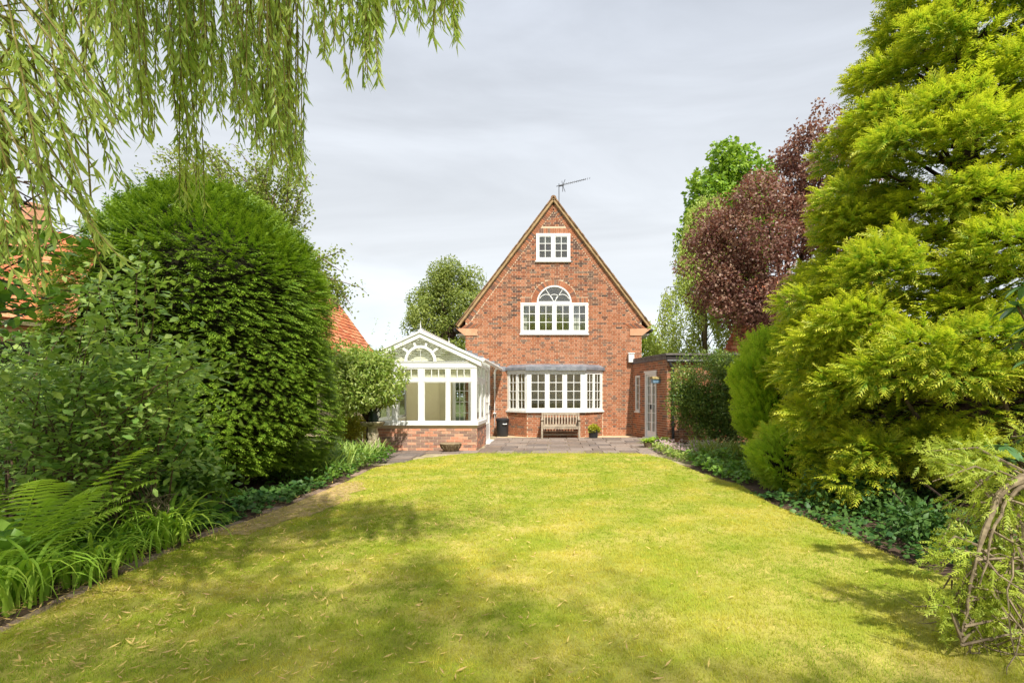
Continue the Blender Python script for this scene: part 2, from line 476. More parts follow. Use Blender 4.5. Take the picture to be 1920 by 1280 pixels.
# ------------------------------------------------------------------ the main house
HY = 19.1                     # garden front of the house
WX0, WX1, RX, RZ = -3.19, 3.11, -.04, 8.56
EZ, EXL, EXR = 3.95, -3.52, 3.44
house = thing('brick_house', 'tall red brick house with steep gable and white windows behind the lawn', 'house', (RX, HY, 0))
F0 = frame((0, HY, 0), (1, 0, 0))
slope = (RZ - EZ) / (RX - EXL)
def roof_z(x): return RZ - slope * abs(x - RX)
def half_at(z): return (RZ - z) / slope
TW = dict(u0=-.66, u1=.56, v0=6.22, v1=7.26 - .02)                # top window
MW = dict(u0=-1.22, u1=1.20, v0=3.62, v1=4.76)                    # middle window
ACX, ACZ, AR = -.015, 4.76, .625                                  # fanlight
arch_pts = [(ACX + AR * math.cos(t), ACZ + AR * math.sin(t)) for t in np.linspace(0, math.pi, 15)]
mid_hole = [(MW['u0'], MW['v0']), (MW['u1'], MW['v0']), (MW['u1'], MW['v1'])] + [(ACX + AR * math.cos(t), ACZ + AR * math.sin(t)) for t in np.linspace(.001, math.pi - .001, 15)] + [(MW['u0'], MW['v1'])]
BAYH = rect(-1.62, 1.60, .9, 2.30)
gab = [(WX0, 0), (WX1, 0), (WX1, 3.62), (WX1, roof_z(WX1) - .1), (RX, RZ - .14), (WX0, roof_z(WX0) - .1)]
wall_holes(F0, gab, [rect(TW['u0'], TW['u1'], TW['v0'], TW['v1']), mid_hole, BAYH], .24).build('wall', M['mortar'], house)
MB().box(WX0, WX0 + .24, HY + .24, HY + 9, 0, 4.1).build('wall', M['mortar'], house)
MB().box(WX1 - .24, WX1, HY + .24, HY + 9, 0, 4.1).build('wall', M['mortar'], house)
MB().prism([(WX0, 0), (WX1, 0), (WX1, roof_z(WX1) - .1), (RX, RZ - .14), (WX0, roof_z(WX0) - .1)], F0, -9.2, -9.0).build('wall', M['mortar'], house)
BAY = [(-1.68, HY), (-.96, 18.45), (1.05, 18.45), (1.70, HY)]
# bricks
VB = .30                       # depth of the band of tilted bricks under the verge (measured square to the slope)
ca = math.cos(math.atan(slope)); 
def av_house(za, zb):
    iv = [(WX0 + .0, WX1 - .0)]
    hw = half_at(zb) - VB / math.sin(math.atan(slope))
    if zb > 3.35:
        lo, hi = RX - hw, RX + hw
        iv = [(max(WX0, lo), min(WX1, hi))]
        if iv[0][1] - iv[0][0] < .05: return []
    def cut(a, b, c, d):
        nonlocal iv
        if zb > c and za < d: iv = sub_intervals(iv, a, b)
    cut(TW['u0'], TW['u1'], TW['v0'], TW['v1']); cut(TW['u0'] - .05, TW['u1'] + .05, TW['v1'], TW['v1'] + .20)
    cut(MW['u0'], MW['u1'], MW['v0'], MW['v1']); cut(MW['u0'], MW['u1'], MW['v1'], MW['v1'] + .20)
    rr = AR + .20
    if zb > ACZ and za < ACZ + rr:
        h = max(0, za - ACZ)
        if rr > h:
            q = math.sqrt(rr * rr - h * h); iv = sub_intervals(iv, ACX - q, ACX + q)
    cut(-1.70, 1.72, 0, 2.34)
    return iv
# bay base first: its bricks are the nearest of the house
nb = 0
bay_frames = [frame((BAY[i][0], BAY[i][1], 0), (BAY[i + 1][0] - BAY[i][0], BAY[i + 1][1] - BAY[i][1], 0)) for i in range(3)]
bay_len = [(Vector(BAY[i + 1]) - Vector(BAY[i])).length for i in range(3)]
MB().vprism([(BAY[0][0] , HY - .001), BAY[1], BAY[2], (BAY[3][0], HY - .001)], 0, .86).build('bay_base', M['mortar'], house)
for Fb, L in zip(bay_frames, bay_len):
    nb += brickwork(house, Fb, lambda za, zb, L=L: [(.0, L)], .0, .85, M['brick'], M['brick_j'], budget=300 - nb)
brickwork(house, F0, av_house, 0, RZ, M['brick'], M['brick_j'], budget=max(0, 300 - nb), m_top=M['brick_top'], single_if=lambda u, z: z < 1.6)
# brick arches over the windows (bricks on end)
ab = MB()
def soldiers(u0, u1, v0, h=.185):
    n = max(1, round((u1 - u0) / .077)); s = (u1 - u0) / n
    for i in range(n): ab.fbox(F0, u0 + i * s + .005, u0 + (i + 1) * s - .005, v0 + .006, v0 + h, -.04, .010)
soldiers(TW['u0'] - .05, TW['u1'] + .05, TW['v1'])
soldiers(MW['u0'], ACX - AR - .19, MW['v1']); soldiers(ACX + AR + .19, MW['u1'], MW['v1'])
nv = 30
for i in range(nv):
    t0 = math.pi * i / nv + .006; t1 = math.pi * (i + 1) / nv - .006
    ab.prism([(ACX + r * math.cos(t), ACZ + r * math.sin(t)) for r, t in ((AR + .005, t0), (AR + .195, t0), (AR + .195, t1), (AR + .005, t1))], F0, -.04, .010)
ab.build('brick_arch', M['brick_j'], house, kind='stuff')
# verge: tilted bricks, mortar band and tile ends
vb = MB(); vm = MB(); vt = MB()
for sgn, ex in ((-1, EXL), (1, EXR)):
    P0 = Vector((ex, 0, EZ)); P1 = Vector((RX, 0, RZ))
    d = (P1 - P0).normalized(); L = (P1 - P0).length
    nrm = Vector((d.z, 0, -d.x)) * (1 if d.x > 0 else -1)         # pointing down into the wall
    if nrm.z > 0: nrm = -nrm
    FF = lambda a, b: (P0 + d * a + nrm * b)
    def para(mb, a0, a1, b0, b1, d0, d1):
        q = [FF(a0, b0), FF(a1, b0), FF(a1, b1), FF(a0, b1)]
        q = [(p.x, p.z) for p in q]
        ar = sum(q[i][0] * q[(i + 1) % 4][1] - q[(i + 1) % 4][0] * q[i][1] for i in range(4))
        if ar < 0: q.reverse()
        mb.prism(q, F0, d0, d1)
    a = .30
    while a < L - .22:
        para(vb, a + .005, a + .067, .135, .135 + (.165 if a < L - .4 else .09), -.04, .012); a += .078
    para(vm, .0, L - .02, .02, .115, -.05, .085)
    para(vm, .0, L - .03, .065, .113, .086, .10)
    a = 0
    while a < L - .05:
        para(vt, a, a + .125, -.018 + random.uniform(-.006, .006), .018 + random.uniform(-.004, .004), -.3, .12 + random.uniform(-.012, .012)); a += .128
vb.build('verge_brickwork', M['brick_j'], house, kind='stuff')
vm.build('verge_band', M['ochre'], house); vt.build('verge_tiles', M['rooft'], house, kind='stuff')
# kneelers and the tumbled bricks above them
for sgn in (-1, 1):
    k = MB(); e = EXL if sgn < 0 else EXR; wx = WX0 if sgn < 0 else WX1
    q = [(e - sgn * .0, EZ - .10), (e - sgn * .06, EZ - .17), (wx + sgn * .02, EZ - .36), (wx - sgn * .42, EZ - .36), (wx - sgn * .42, EZ - .12)]
    if sgn > 0: q.reverse()
    ar = sum(q[i][0] * q[(i + 1) % 5][1] - q[(i + 1) % 5][0] * q[i][1] for i in range(5))
    if ar < 0: q.reverse()
    k.prism(q, F0, -.3, .035); k.build('kneeler', M['stone'], house)
    tb = MB()
    for i in range(9):
        x = wx + sgn * (.16 - i * .062); z = EZ - .11
        top = roof_z(x - sgn * .12) - .30
        if top - z < .05: continue
        h = min(.24, top - z)
        q = [(x, z), (x - sgn * .042, z), (x - sgn * (.042 + h * .9), z + h * .75), (x - sgn * h * .9, z + h * .75)]
        if sgn < 0: q.reverse()
        ar = sum(q[j][0] * q[(j + 1) % 4][1] - q[(j + 1) % 4][0] * q[j][1] for j in range(4))
        if ar < 0: q.reverse()
        tb.prism(q, F0, -.02, .022)
    tb.build('tumbled_brick', M['brick_j'], house)
    MB().box(min(e, wx), max(e, wx), HY + .3, HY + 9.1, EZ - .32, EZ - .26).build('soffit', M['white'], house)
    MB().tube([(e + sgn * .05, HY + .05, EZ - .16), (e + sgn * .05, HY + 9, EZ - .16)], .055, 8).build('gutter', M['iron'], house)
# roof slopes, in courses of tiles
for sgn, ex in ((-1, EXL), (1, EXR)):
    mb = MB(); P0 = Vector((ex, 0, EZ)); P1 = Vector((RX, 0, RZ)); d = (P1 - P0).normalized(); L = (P1 - P0).length
    n = Vector((-d.z, 0, d.x)) * (1 if sgn < 0 else -1)
    a = 0
    while a < L:
        b = min(a + .12, L)
        p = [P0 + d * a + n * .03, P0 + d * b + n * .012, P0 + d * b - n * .03, P0 + d * a - n * .03]
        mb.hexa([(p[0].x, HY + .28, p[0].z), (p[3].x, HY + .28, p[3].z), (p[3].x, HY + 9.2, p[3].z), (p[0].x, HY + 9.2, p[0].z),
                 (p[1].x, HY + .28, p[1].z), (p[2].x, HY + .28, p[2].z), (p[2].x, HY + 9.2, p[2].z), (p[1].x, HY + 9.2, p[1].z)])
        a += .12
    mb.build('roof', M['rooft'], house)
rt = MB()
for i in range(28):
    rt.tube([(RX, HY - .08 + i * .33, RZ - .075), (RX, HY + .24 + i * .33, RZ - .06)], [.105, .11], 10)
rt.build('ridge', M['rooft'], house)

def window_frame(F, u0, u1, v0, v1, fw=.055, name='window', parent=house, sillw=.07, fwb=None, mull=()):
    mb = MB(); ring(mb, F, u0, u1, v0, v1, fw, -.06, .03, fwb or fw)
    for m_ in mull: mb.fbox(F, m_ - .035, m_ + .035, v0 + (fwb or fw), v1 - fw, -.055, .028)
    o = mb.build(name, M['white'], parent)
    if sillw:
        MB().fbox(F, u0 - .03, u1 + .03, v0 - .045, v0 - .002, -.04, sillw).build('sill', M['white'], o)
    return o
# top window
o = window_frame(F0, TW['u0'], TW['u1'], TW['v0'] + .04, TW['v1'], .07, mull=[-.05], fwb=.08)
sash(o, F0, TW['u0'] + .072, -.087, TW['v0'] + .122, TW['v1'] - .072, 2, 3, .042, .022, glass=M['glass_hi'])
sash(o, F0, -.013, TW['u1'] - .072, TW['v0'] + .122, TW['v1'] - .072, 2, 3, .042, .022, glass=M['glass_hi'])
room(house, F0, TW['u0'], TW['u1'], 5.9, 7.2, 1.6, d0=-.25)
MB().fbox(F0, TW['u0'] + .02, TW['u1'] - .02, 6.98, 7.2, -.32, -.30).build('blind', M['curtain'], house)
# middle window with its fanlight
o = window_frame(F0, MW['u0'], MW['u1'], MW['v0'] + .04, MW['v1'], .06, mull=[-.615, -.01, .595], fwb=.08)
for a, b in ((MW['u0'] + .062, -.652), (-.578, -.047), (.027, .558), (.632, MW['u1'] - .062)):
    sash(o, F0, a, b, MW['v0'] + .122, MW['v1'] - .062, 2, 3, .042, .022, glass=M['glass_hi'])
fan = MB(); fan.arc(F0, ACX, ACZ, AR - .055, AR - .003, 0.02, math.pi - .02, -.06, .03, 20)
fan.fbox(F0, ACX - AR + .002, ACX + AR - .002, ACZ + .002, ACZ + .05, -.055, .034)
for t in (R(58), R(122)):
    c0 = Vector((ACX + .03 * math.cos(t), ACZ + .052)); c1 = Vector((ACX + (AR - .057) * math.cos(t), ACZ + (AR - .057) * math.sin(t)))
    n = Vector((-(c1 - c0).y, (c1 - c0).x)).normalized() * .011
    q = [tuple(c0 - n), tuple(c1 - n), tuple(c1 + n), tuple(c0 + n)]
    q.reverse() if False else None
    fan.prism(list(reversed(q)), F0, -.03, .012)
for cx_ in (-.29, 0, .29):
    fan.arc(F0, ACX + cx_, ACZ + .052, .24, .262, R(22) if cx_ else R(60), R(158) if cx_ else R(120), -.028, .010 + .002 * (cx_ > 0), 10)
fo = fan.build('fanlight', M['white'], house)
MB().prism([(ACX + (AR - .05) * math.cos(t), ACZ + .052 + (AR - .105) * math.sin(t)) for t in np.linspace(0, math.pi, 17)], F0, -.04, -.032).build('pane', M['glass_hi'], fo)
room(house, F0, -1.5, 1.5, 2.95, 5.40, 2.0, d0=-.25)
cu = MB()
for x0, x1, in ((-1.17, -.98), (.66, .93)):
    n = 10
    for i in range(n):
        a = x0 + (x1 - x0) * i / n; b = x0 + (x1 - x0) * (i + 1) / n
        da, db = -.28 + .03 * (i % 2), -.28 + .03 * ((i + 1) % 2)
        q = [pt(F0, a, 3.2, da), pt(F0, b, 3.2, db), pt(F0, b, 4.7, db), pt(F0, a, 4.7, da)]
        q2 = [p + Vector((0, .012, 0)) for p in q]
        cu.hexa([q[0], q[1], q2[1], q2[0], q[3], q[2], q2[2], q2[3]])
cu.build('curtain', M['curtain'], house)
# bay window
bs = MB(); off = lambda d: [(BAY[0][0] - d * 1.0, HY - .012), (BAY[1][0] - d * .41, BAY[1][1] - d), (BAY[2][0] + d * .41, BAY[2][1] - d), (BAY[3][0] + d * 1.0, HY - .012)]
bay = bs.vprism(off(.075), .862, .925).build('bay_window', M['white'], house)
MB().vprism(off(.03), .927, .955).build('sill', M['white'], bay)
hd = MB(); hd.vprism(off(.02), 2.245, 2.335).build('head', M['white'], bay)
for i, (Fb, L) in enumerate(zip(bay_frames, bay_len)):
    z0, z1 = .957, 2.243
    pm = MB(); pw_ = .10 if i == 1 else .06
    pm.fbox(Fb, .002, pw_, z0, z1, -.07, .004); pm.fbox(Fb, L - pw_, L - .002, z0, z1, -.07, .004)
    n = 3 if i == 1 else 2; s = (L - 2 * pw_) / n; g = .05 if i == 1 else .024
    for k in range(1, n): pm.fbox(Fb, pw_ + k * s - g / 2, pw_ + k * s + g / 2, z0, z1, -.065, .002)
    pm.build('mullion', M['white'], bay)
    for k in range(n):
        a = pw_ + k * s + (g / 2 if k else 0) + .002; b = pw_ + (k + 1) * s - (g / 2 if k < n - 1 else 0) - .002
        sash(bay, Fb, a, b, z0 + .002, z1 - .002, 2, 4, .055 if i == 1 else .044, .022, d=-.008)
# lead roof of the bay: sagging front edge
lr = MB(); o1 = off(.10); o2 = off(.0)
lr.vprism([(x, y if y > HY - .1 else y) for x, y in o1], 2.337, 2.43)
top = [(o2[0][0] + .10, HY - .012), (o2[1][0] + .08, o2[1][1] + .15), (o2[2][0] - .08, o2[2][1] + .15), (o2[3][0] - .10, HY - .012)]
n = 4
lr.add([(x, y, 2.4305) for x, y in o1] + [(x, y, 2.54) for x, y in top], [(0, 1, 5, 4), (1, 2, 6, 5), (2, 3, 7, 6), (4, 5, 6, 7)])
lr.build('bay_roof', M['lead'], house)
dl = MB()
x = o1[1][0]
while x < o1[2][0]:
    L_ = random.uniform(.35, .7); dl.box(x + .004, min(x + L_, o1[2][0]), o1[1][1] - .014, o1[1][1] - .002, 2.335 - random.uniform(.0, .03), 2.437 + random.uniform(0, .012)); x += L_
dl.build('lead_flashing', M['lead'], house)
# the room behind the bay
rb = MB()
room(house, F0, -2.0, 2.0, .02, 2.5, 1.5, d0=-.25)
MB().fbox(F0, -1.5, -.2, .3, 1.15, -1.45, -1.0).build('sofa', M['carpet'], house)
# white downpipe, soil vent box
dp = MB()
dp.tube([(-2.02, 18.85, 2.50), (-2.02, 18.9, 2.42), (-2.12, 19.03, 2.34), (-2.14, 19.03, 2.25), (-2.14, 19.03, .05)], .036, 8)
dp.build('downpipe', M['white'], house)
for z in (.8, 1.7): MB().box(-2.19, -2.09, 18.985, 19.09, z, z + .04).build('pipe_bracket', M['white'], house)
hb = MB(); hb.box(2.63, 2.83, 18.94, 19.09, 2.62, 2.92); hb.box(2.61, 2.85, 18.92, 19.09, 2.922, 2.96)
tag(hb.build('wall_box', M['white'], None, bevel=.01), 'small white box fixed to the house wall at the end of the outhouse roof', 'wall box')

# aerial on the ridge
ae = thing('television_aerial', 'thin grey television aerial standing on the tip of the house roof', 'aerial', (.16, 19.9, RZ))
b = MB(); b.tube([(.16, 19.9, RZ - .05), (.16, 19.9, 9.34)], .016, 6); b.build('mast', M['aerial'], ae)
b = MB(); b.tube([(.06, 19.9, 9.24), (1.16, 19.75, 9.45)], .012, 6); b.build('boom', M['aerial'], ae)
for i in range(13):
    t = .26 + i * .072
    p = Vector((.06, 19.9, 9.24)).lerp(Vector((1.16, 19.75, 9.45)), t); h = .055 - .0015 * i
    MB().tube([p + Vector((-.01, -.02, -h)), p + Vector((.01, .02, h))], .010, 5).build('director', M['aerial'], ae)
b = MB(); c = Vector((.30, 19.88, 9.27))
b.tube([c + Vector((.09, 0, .22)), c, c + Vector((.09, 0, -.24))], .011, 5); b.tube([c + Vector((-.03, .1, .20)), c + Vector((0, .02, 0)), c + Vector((.0, .1, -.2))], .011, 5)
b.tube([c + Vector((-.14, 0, -.02)), c + Vector((.05, 0, .02))], .03, 6); b.build('reflector', M['aerial'], ae)

# ------------------------------------------------------------------ conservatory
CY, CXL, CXR, CC = 14.1, -5.06, -2.06, -3.55
cons = thing('conservatory', 'white framed conservatory with fan shaped gable on a low brick plinth', 'conservatory', (CC, CY, 0))
FC = frame((0, CY, 0), (1, 0, 0)); FS = frame((CXR, CY, 0), (0, 1, 0))       # front, right side
CB = 16.95                                                                  # back of the glazed side
MB().box(CXL, CXR, CY, CY + .2, 0, .665).build('plinth', M['mortar'], cons)
MB().box(CXR - .2, CXR, CY + .2, 15.95, 0, .665).build('plinth', M['mortar'], cons)
MB().box(CXL, CXL + .2, CY + .2, HY - .02, 0, .665).build('plinth', M['mortar'], cons)
nb = brickwork(cons, FC, lambda a, b: [(CXL, CXR)], 0, .66, M['cbrick'], M['brick_j'], course=.0735, budget=300, pattern='stretch')
brickwork(cons, FS, lambda a, b: [(0, 1.85)], 0, .66, M['cbrick'], M['brick_j'], course=.0735, budget=300 - nb, pattern='stretch')
MB().box(CXL - .05, CXR + .05, CY - .07, CY + .2, .668, .76).build('sill', M['white'], cons)
MB().box(CXR - .2, CXR + .05, CY + .202, 15.95, .668, .76).build('sill', M['white'], cons)
MB().box(CXL - .05, CXL + .2, CY + .202, HY - .02, .668, .76).build('sill', M['white'], cons)
ul = lambda px: (px - 1040) * CY / 1000
fr = MB()                                                                   # front framing
zb, zt0, zt1, zh, zbeam = .762, 1.82, 1.90, 2.18, 2.335
posts = [(CXL, ul(694)), (ul(736), ul(743)), (ul(785.5), ul(794)), (ul(837), ul(842.5)), (ul(884.5), CXR)]
for a, b_ in posts: fr.fbox(FC, a, b_, zb, zh, -.08, .0)
fr.fbox(FC, CXL, CXR, zh + .001, zbeam, -.085, .012)
fr.fbox(FC, CXL - .02, CXR + .02, zbeam + .001, zbeam + .02, -.085, .03)
for (a, b_), (c_, d_) in zip(posts[:-1], posts[1:]): fr.fbox(FC, b_ + .001, c_ - .001, zt0, zt1, -.075, -.004)
fr.build('front_frame', M['white'], cons)
for (a, b_), (c_, d_) in zip(posts[:-1], posts[1:]):
    sash(cons, FC, b_ + .003, c_ - .003, zb + .002, zt0 - .002, 1, 1, .022, .02, d=-.03)
    sash(cons, FC, b_ + .003, c_ - .003, zt1 + .002, zh - .002, 3, 1, .03, .022, d=-.02)
    bl = MB()
    for i in range(5): bl.fbox(FC, b_ + .02, c_ - .02, zt1 + .03 + i * .046, zt1 + .066 + i * .046, -.13, -.115)
    bl.build('blind', M['blind'], cons)
# gable with sunburst
gz = lambda u: 3.13 - .467 * abs(u - CC)
gb = MB()
EW = 1.62
for s in (-1, 1):
    p = [(CC, 3.13), (CC + s * EW, gz(CC + s * EW)), (CC + s * EW, gz(CC + s * EW) - .15), (CC, 3.13 - .15)]
    if s > 0: p.reverse()
    gb.prism(p, FC, -.10, .06)
    p = [(CC, 3.15), (CC + s * (EW + .02), gz(CC + s * EW) + .02), (CC + s * (EW + .02), gz(CC + s * EW) - .02), (CC, 3.10)]
    if s > 0: p.reverse()
    gb.prism(p, FC, -.10, .085)
gb.build('bargeboard', M['white'], cons)
sb = MB(); sb.arc(FC, CC, 2.357, .35, .42, 0, math.pi, -.06, .02, 20)
for t in (R(37), R(71), R(109), R(143)):
    r0 = .421; q = Vector((math.cos(t), math.sin(t)))
    # length to the underside of the bargeboard
    r1 = (3.13 - .15 - 2.357) / (abs(q.x) * .467 + q.y) - .002
    n = Vector((-q.y, q.x)) * .03
    c = Vector((CC, 2.357))
    sb.prism([tuple(c + q * r0 - n), tuple(c + q * r1 - n), tuple(c + q * r1 + n), tuple(c + q * r0 + n)], FC, -.055, .012)
sb.fbox(FC, CC - .005, CC + .005, 2.36, 2.70, -.03, -.015)
sb.build('sunburst', M['white'], cons)
MB().prism([(CC - 1.42, 2.358), (CC + 1.42, 2.358), (CC, 2.975)], FC, -.040, -.032).build('pane', M['glass'], cons)
bl = MB()
for i in range(11):
    z = 2.38 + i * .055; hw = min(1.38, (2.97 - z) / .467)
    if hw > .05: bl.fbox(FC, CC - hw, CC + hw, z, z + .046, -.16, -.145)
bl.build('blind', M['blind'], cons)
fi = MB(); fi.lathe([(.02, 0), (.03, .02), (.03, .06), (.012, .10), (.022, .13), (.012, .17), (.003, .30)], (CC, CY + .02, 3.13), 8)
fi.build('finial', M['white'], cons)
fi = MB(); fi.lathe([(.02, 0), (.03, .02), (.012, .10), (.003, .24)], (CC, 17.9, 3.15), 8); fi.build('finial', M['white'], cons)
# right side: windows then door
sf = MB()
zt = 2.30
side_posts = [(0, .09), (.86, .94), (1.74, 1.86)]
sf.fbox(FS, -.0, CB - CY, zt, zt + .12, -.085, .0)
for a, b_ in side_posts: sf.fbox(FS, a + .001, b_, zb, zt - .001, -.08, -.001)
sf.fbox(FS, CB - CY - .08, CB - CY, .02, zt - .001, -.08, -.001)
for a, b_ in ((.09, .86), (.94, 1.74)): sf.fbox(FS, a + .001, b_ - .001, zt0, zt1, -.075, -.004)
sf.build('side_frame', M['white'], cons)
for a, b_ in ((.093, .857), (.943, 1.737)):
    sash(cons, FS, a, b_, zb + .002, zt0 - .002, 1, 1, .05, .02, d=-.03); sash(cons, FS, a, b_, zt1 + .002, zt - .003, 3, 1, .04, .022, d=-.02)
dr = MB(); 
door = dr.fbox(FS, 1.865, CB - CY - .085, .06, .5, -.06, -.01).build('door', M['white'], cons)
sash(door, FS, 1.865, CB - CY - .085, .502, zt - .003, 2, 5, .09, .02, d=-.03, name='door_frame')
MB().fbox(FS, 2.66, 2.69, 1.0, 1.14, .0, .04).build('handle', M['aerial'], door)
MB().fbox(FS, 1.82, CB - CY + .02, .0, .055, -.1, .14).build('step', M['white'], cons)
MB().box(-2.55, CXR - .002, CB, CB + .08, .0, 2.42).build('back_wall', M['white'], cons)
# left side glazing
FL = frame((CXL, HY - .03, 0), (0, -1, 0)); Ls = HY - .03 - CY
lf = MB(); lf.fbox(FL, 0, Ls, zt, zt + .12, -.085, 0)
for i in range(6): x = i * (Ls - .09) / 5; lf.fbox(FL, x, x + .09, zb, zt - .001, -.08, -.001)
lf.build('side_frame', M['white'], cons)
for i in range(5):
    x = i * (Ls - .09) / 5; sash(cons, FL, x + .093, x + (Ls - .09) / 5 - .003, zb + .002, zt - .003, 1, 1, .05, d=-.03)
# roof sheets and bars
poly = newmat('roof_sheet'); m_, t_, o_ = poly
tr_ = mnode(t_, 'ShaderNodeBsdfTranslucent'); tr_.inputs[0].default_value = (.9, .92, .88, 1)
df_ = mnode(t_, 'ShaderNodeBsdfPrincipled'); df_.inputs['Base Color'].default_value = (.7, .73, .70, 1); df_.inputs['Roughness'].default_value = .3
mx_ = mnode(t_, 'ShaderNodeMixShader'); mx_.inputs[0].default_value = .86
t_.links.new(df_.outputs[0], mx_.inputs[1]); t_.links.new(tr_.outputs[0], mx_.inputs[2]); t_.links.new(mx_.outputs[0], o_.inputs[0])
for s in (-1, 1):
    nR = 7
    for i in range(nR):
        y0 = CY + .02 + i * (HY - .05 - CY) / nR; y1 = CY + .02 + (i + 1) * (HY - .05 - CY) / nR
        a = Vector((CC, 0, 3.14)); b_ = Vector((CC + s * (EW + .05), 0, gz(CC + s * (EW + .05)) + .01))
        mb = MB()
        c = [(a.x, y0 + .02, a.z), (b_.x, y0 + .02, b_.z), (b_.x, y1 - .02, b_.z), (a.x, y1 - .02, a.z)]
        mb.hexa(c + [(x, y, z + .022) for x, y, z in c]); mb.build('roof_panel', m_, cons)
        rbm = MB(); rbm.bar((a.x, y0, a.z + .01), (b_.x, y0, b_.z + .01), .045, .06); rbm.build('rafter', M['white'], cons)
    g = MB(); gx = CC + s * (EW + .04)
    g.tube([(gx, CY - .06, 2.40), (gx, HY - .1, 2.375)], .055, 8); g.build('gutter', M['white'], cons)
    MB().fbox(F0, min(CC, CC + s * 1.75), max(CC, CC + s * 1.75), 2.0, 2.001, 0, .001) if False else None
    # stepped lead flashing where the roof meets the house wall
    fl = MB()
    if s > 0:
        for i in range(9):
            u0 = CC + i * .2; z = gz(u0 + .2) + .03
            if u0 + .2 > WX0: fl.fbox(F0, max(u0, WX0), u0 + .2, z, z + .17, .011, .02 + .001 * (i % 2))
        fl.build('flashing', M['lead'], cons)
rc = MB(); rc.box(CC - .05, CC + .05, CY, HY - .05, 3.155, 3.20)
for i in range(24): rc.box(CC - .006, CC + .006, CY + .1 + i * .2, CY + .2 + i * .2, 3.20, 3.24)
rc.build('ridge_crest', M['white'], cons)
# inside: floor, back wall, inner glazed door
MB().box(CXL + .2, CXR - .21, CY + .21, HY - .1, .03, .06).build('floor', M['carpet'], cons)
FB = frame((0, 17.45, 0), (1, 0, 0))
bw = wall_holes(FB, rect(CXL + .21, -2.56, .061, 2.3), [rect(-3.35, -2.72, .08, 2.05)], .06); bw.build('inner_wall', M['cream'], cons)
dd = MB(); dd.fbox(FB, -3.75, -3.36, .07, 2.05, .02, .06); ind = dd.build('inner_door', M['door_in'], cons)
sash(ind, FB, -3.345, -2.725, .085, 2.045, 3, 5, .10, .022, d=-.01, name='door_frame')
MB().fbox(FB, -3.43, -3.40, 1.0, 1.12, .06, .09).build('handle', M['iron'], ind)
MB().box(CXL + .2, -2.56, 17.46, HY - .1, 2.301, 2.33).build('inner_ceiling', M['cream'], cons)

# ------------------------------------------------------------------ outhouse on the right
P0_, P1_ = Vector((2.80, HY - .012)), Vector((3.47, 16.45))
oh = thing('outhouse', 'flat roofed brick outhouse with a white glazed door beside the house', 'outhouse', (P1_.x, P1_.y, 0))
U1 = P1_ - P0_; L1 = U1.length
FG = frame((P0_.x, P0_.y, 0), (U1.x, U1.y, 0)); FH = frame((P1_.x, P1_.y, 0), (1, 0, 0))
GH = 2.62
uw = lambda px: (lambda k: ((k * P0_.y - P0_.x) / (U1.x / L1 - k * U1.y / L1)))((px - 1040) / 1000)
gd0, gd1 = uw(1210.5), uw(1231.5); gw0, gw1 = uw(1192.5), uw(1200)
wall_holes(FG, rect(0.02, L1, 0, GH), [rect(gd0, gd1, .0001, 2.22), rect(gw0, gw1, .86, 2.14)], .2).build('wall', M['mortar'], oh)
MB().fbox(FH, .0, 4.8, 0, GH, -.2, 0).build('wall', M['mortar'], oh)
MB().box(8.07, 8.27, 16.66, 19.4, 0, GH).build('wall', M['mortar'], oh)
def av_g(za, zb):
    iv = [(0.03, L1 + .008)]
    if za < 2.22: iv = sub_intervals(iv, gd0, gd1)
    if zb > .86 and za < 2.14: iv = sub_intervals(iv, gw0, gw1)
    return iv
n1 = brickwork(oh, FG, av_g, 0, GH, M['brick'], M['brick_j'], budget=190)
brickwork(oh, FH, lambda a, b: [(0, 4.8)], 0, GH, M['brick'], M['brick_j'], budget=300 - n1, single_if=lambda u, z: u < .62)
dfm = MB(); dfm.fbox(FG, gd0 + .002, gd0 + .06, .03, 2.21, -.09, .03); dfm.fbox(FG, gd1 - .06, gd1 - .002, .03, 2.21, -.09, .03); dfm.fbox(FG, gd0 + .062, gd1 - .062, 2.14, 2.21, -.09, .03)
dfm.fbox(FG, gd0 - .03, gd1 + .03, 2.212, 2.26, -.09, .05)
dfo = dfm.build('door', M['white'], oh)
mid = (gd0 + gd1) / 2
for a, b_ in ((gd0 + .063, mid - .002), (mid + .002, gd1 - .063)):
    sash(dfo, FG, a, b_, .06, 2.135, 2, 6, .065, .02, d=-.03, name='door_leaf', wb=.22)
MB().fbox(FG, mid + .01, mid + .035, 1.0, 1.15, .0, .05).build('handle', M['aerial'], dfo)
MB().fbox(FG, gd0 - .05, gd1 + .05, 0.002, .055, -.1, .10).build('doorstep', M['white'], oh)
wo = window_frame(FG, gw0, gw1, .90, 2.14, .035, parent=oh, sillw=.06)
sash(wo, FG, gw0 + .037, gw1 - .037, .937, 2.103, 1, 4, .03, .018)
room(oh, FG, .1, L1 - .1, .03, 2.5, 1.8, d0=-.22)
rf = MB(); rfp = [(P0_.x - .05, P0_.y), (P1_.x - .06, P1_.y - .09), (8.35, P1_.y - .09), (8.35, HY + .3), (3.2, HY + .3)]
rf.vprism(rfp, GH + .07, GH + .13); rf.build('roof', M['felt'], oh)
MB().prism([(0.0, GH - .06), (L1 + .02, GH - .06), (L1 + .02, GH + .068), (0.0, GH + .068)], FG, -.05, .045).build('fascia', M['felt'], oh)
MB().fbox(FH, -.03, 4.85, GH - .09, GH + .068, -.05, .05).build('fascia', M['fascia'], oh)
g = MB(); g.tube([pt(FH, -.02, GH - .11, .10), pt(FH, 4.8, GH - .13, .10)], .05, 8); g.build('gutter', M['iron'], oh)
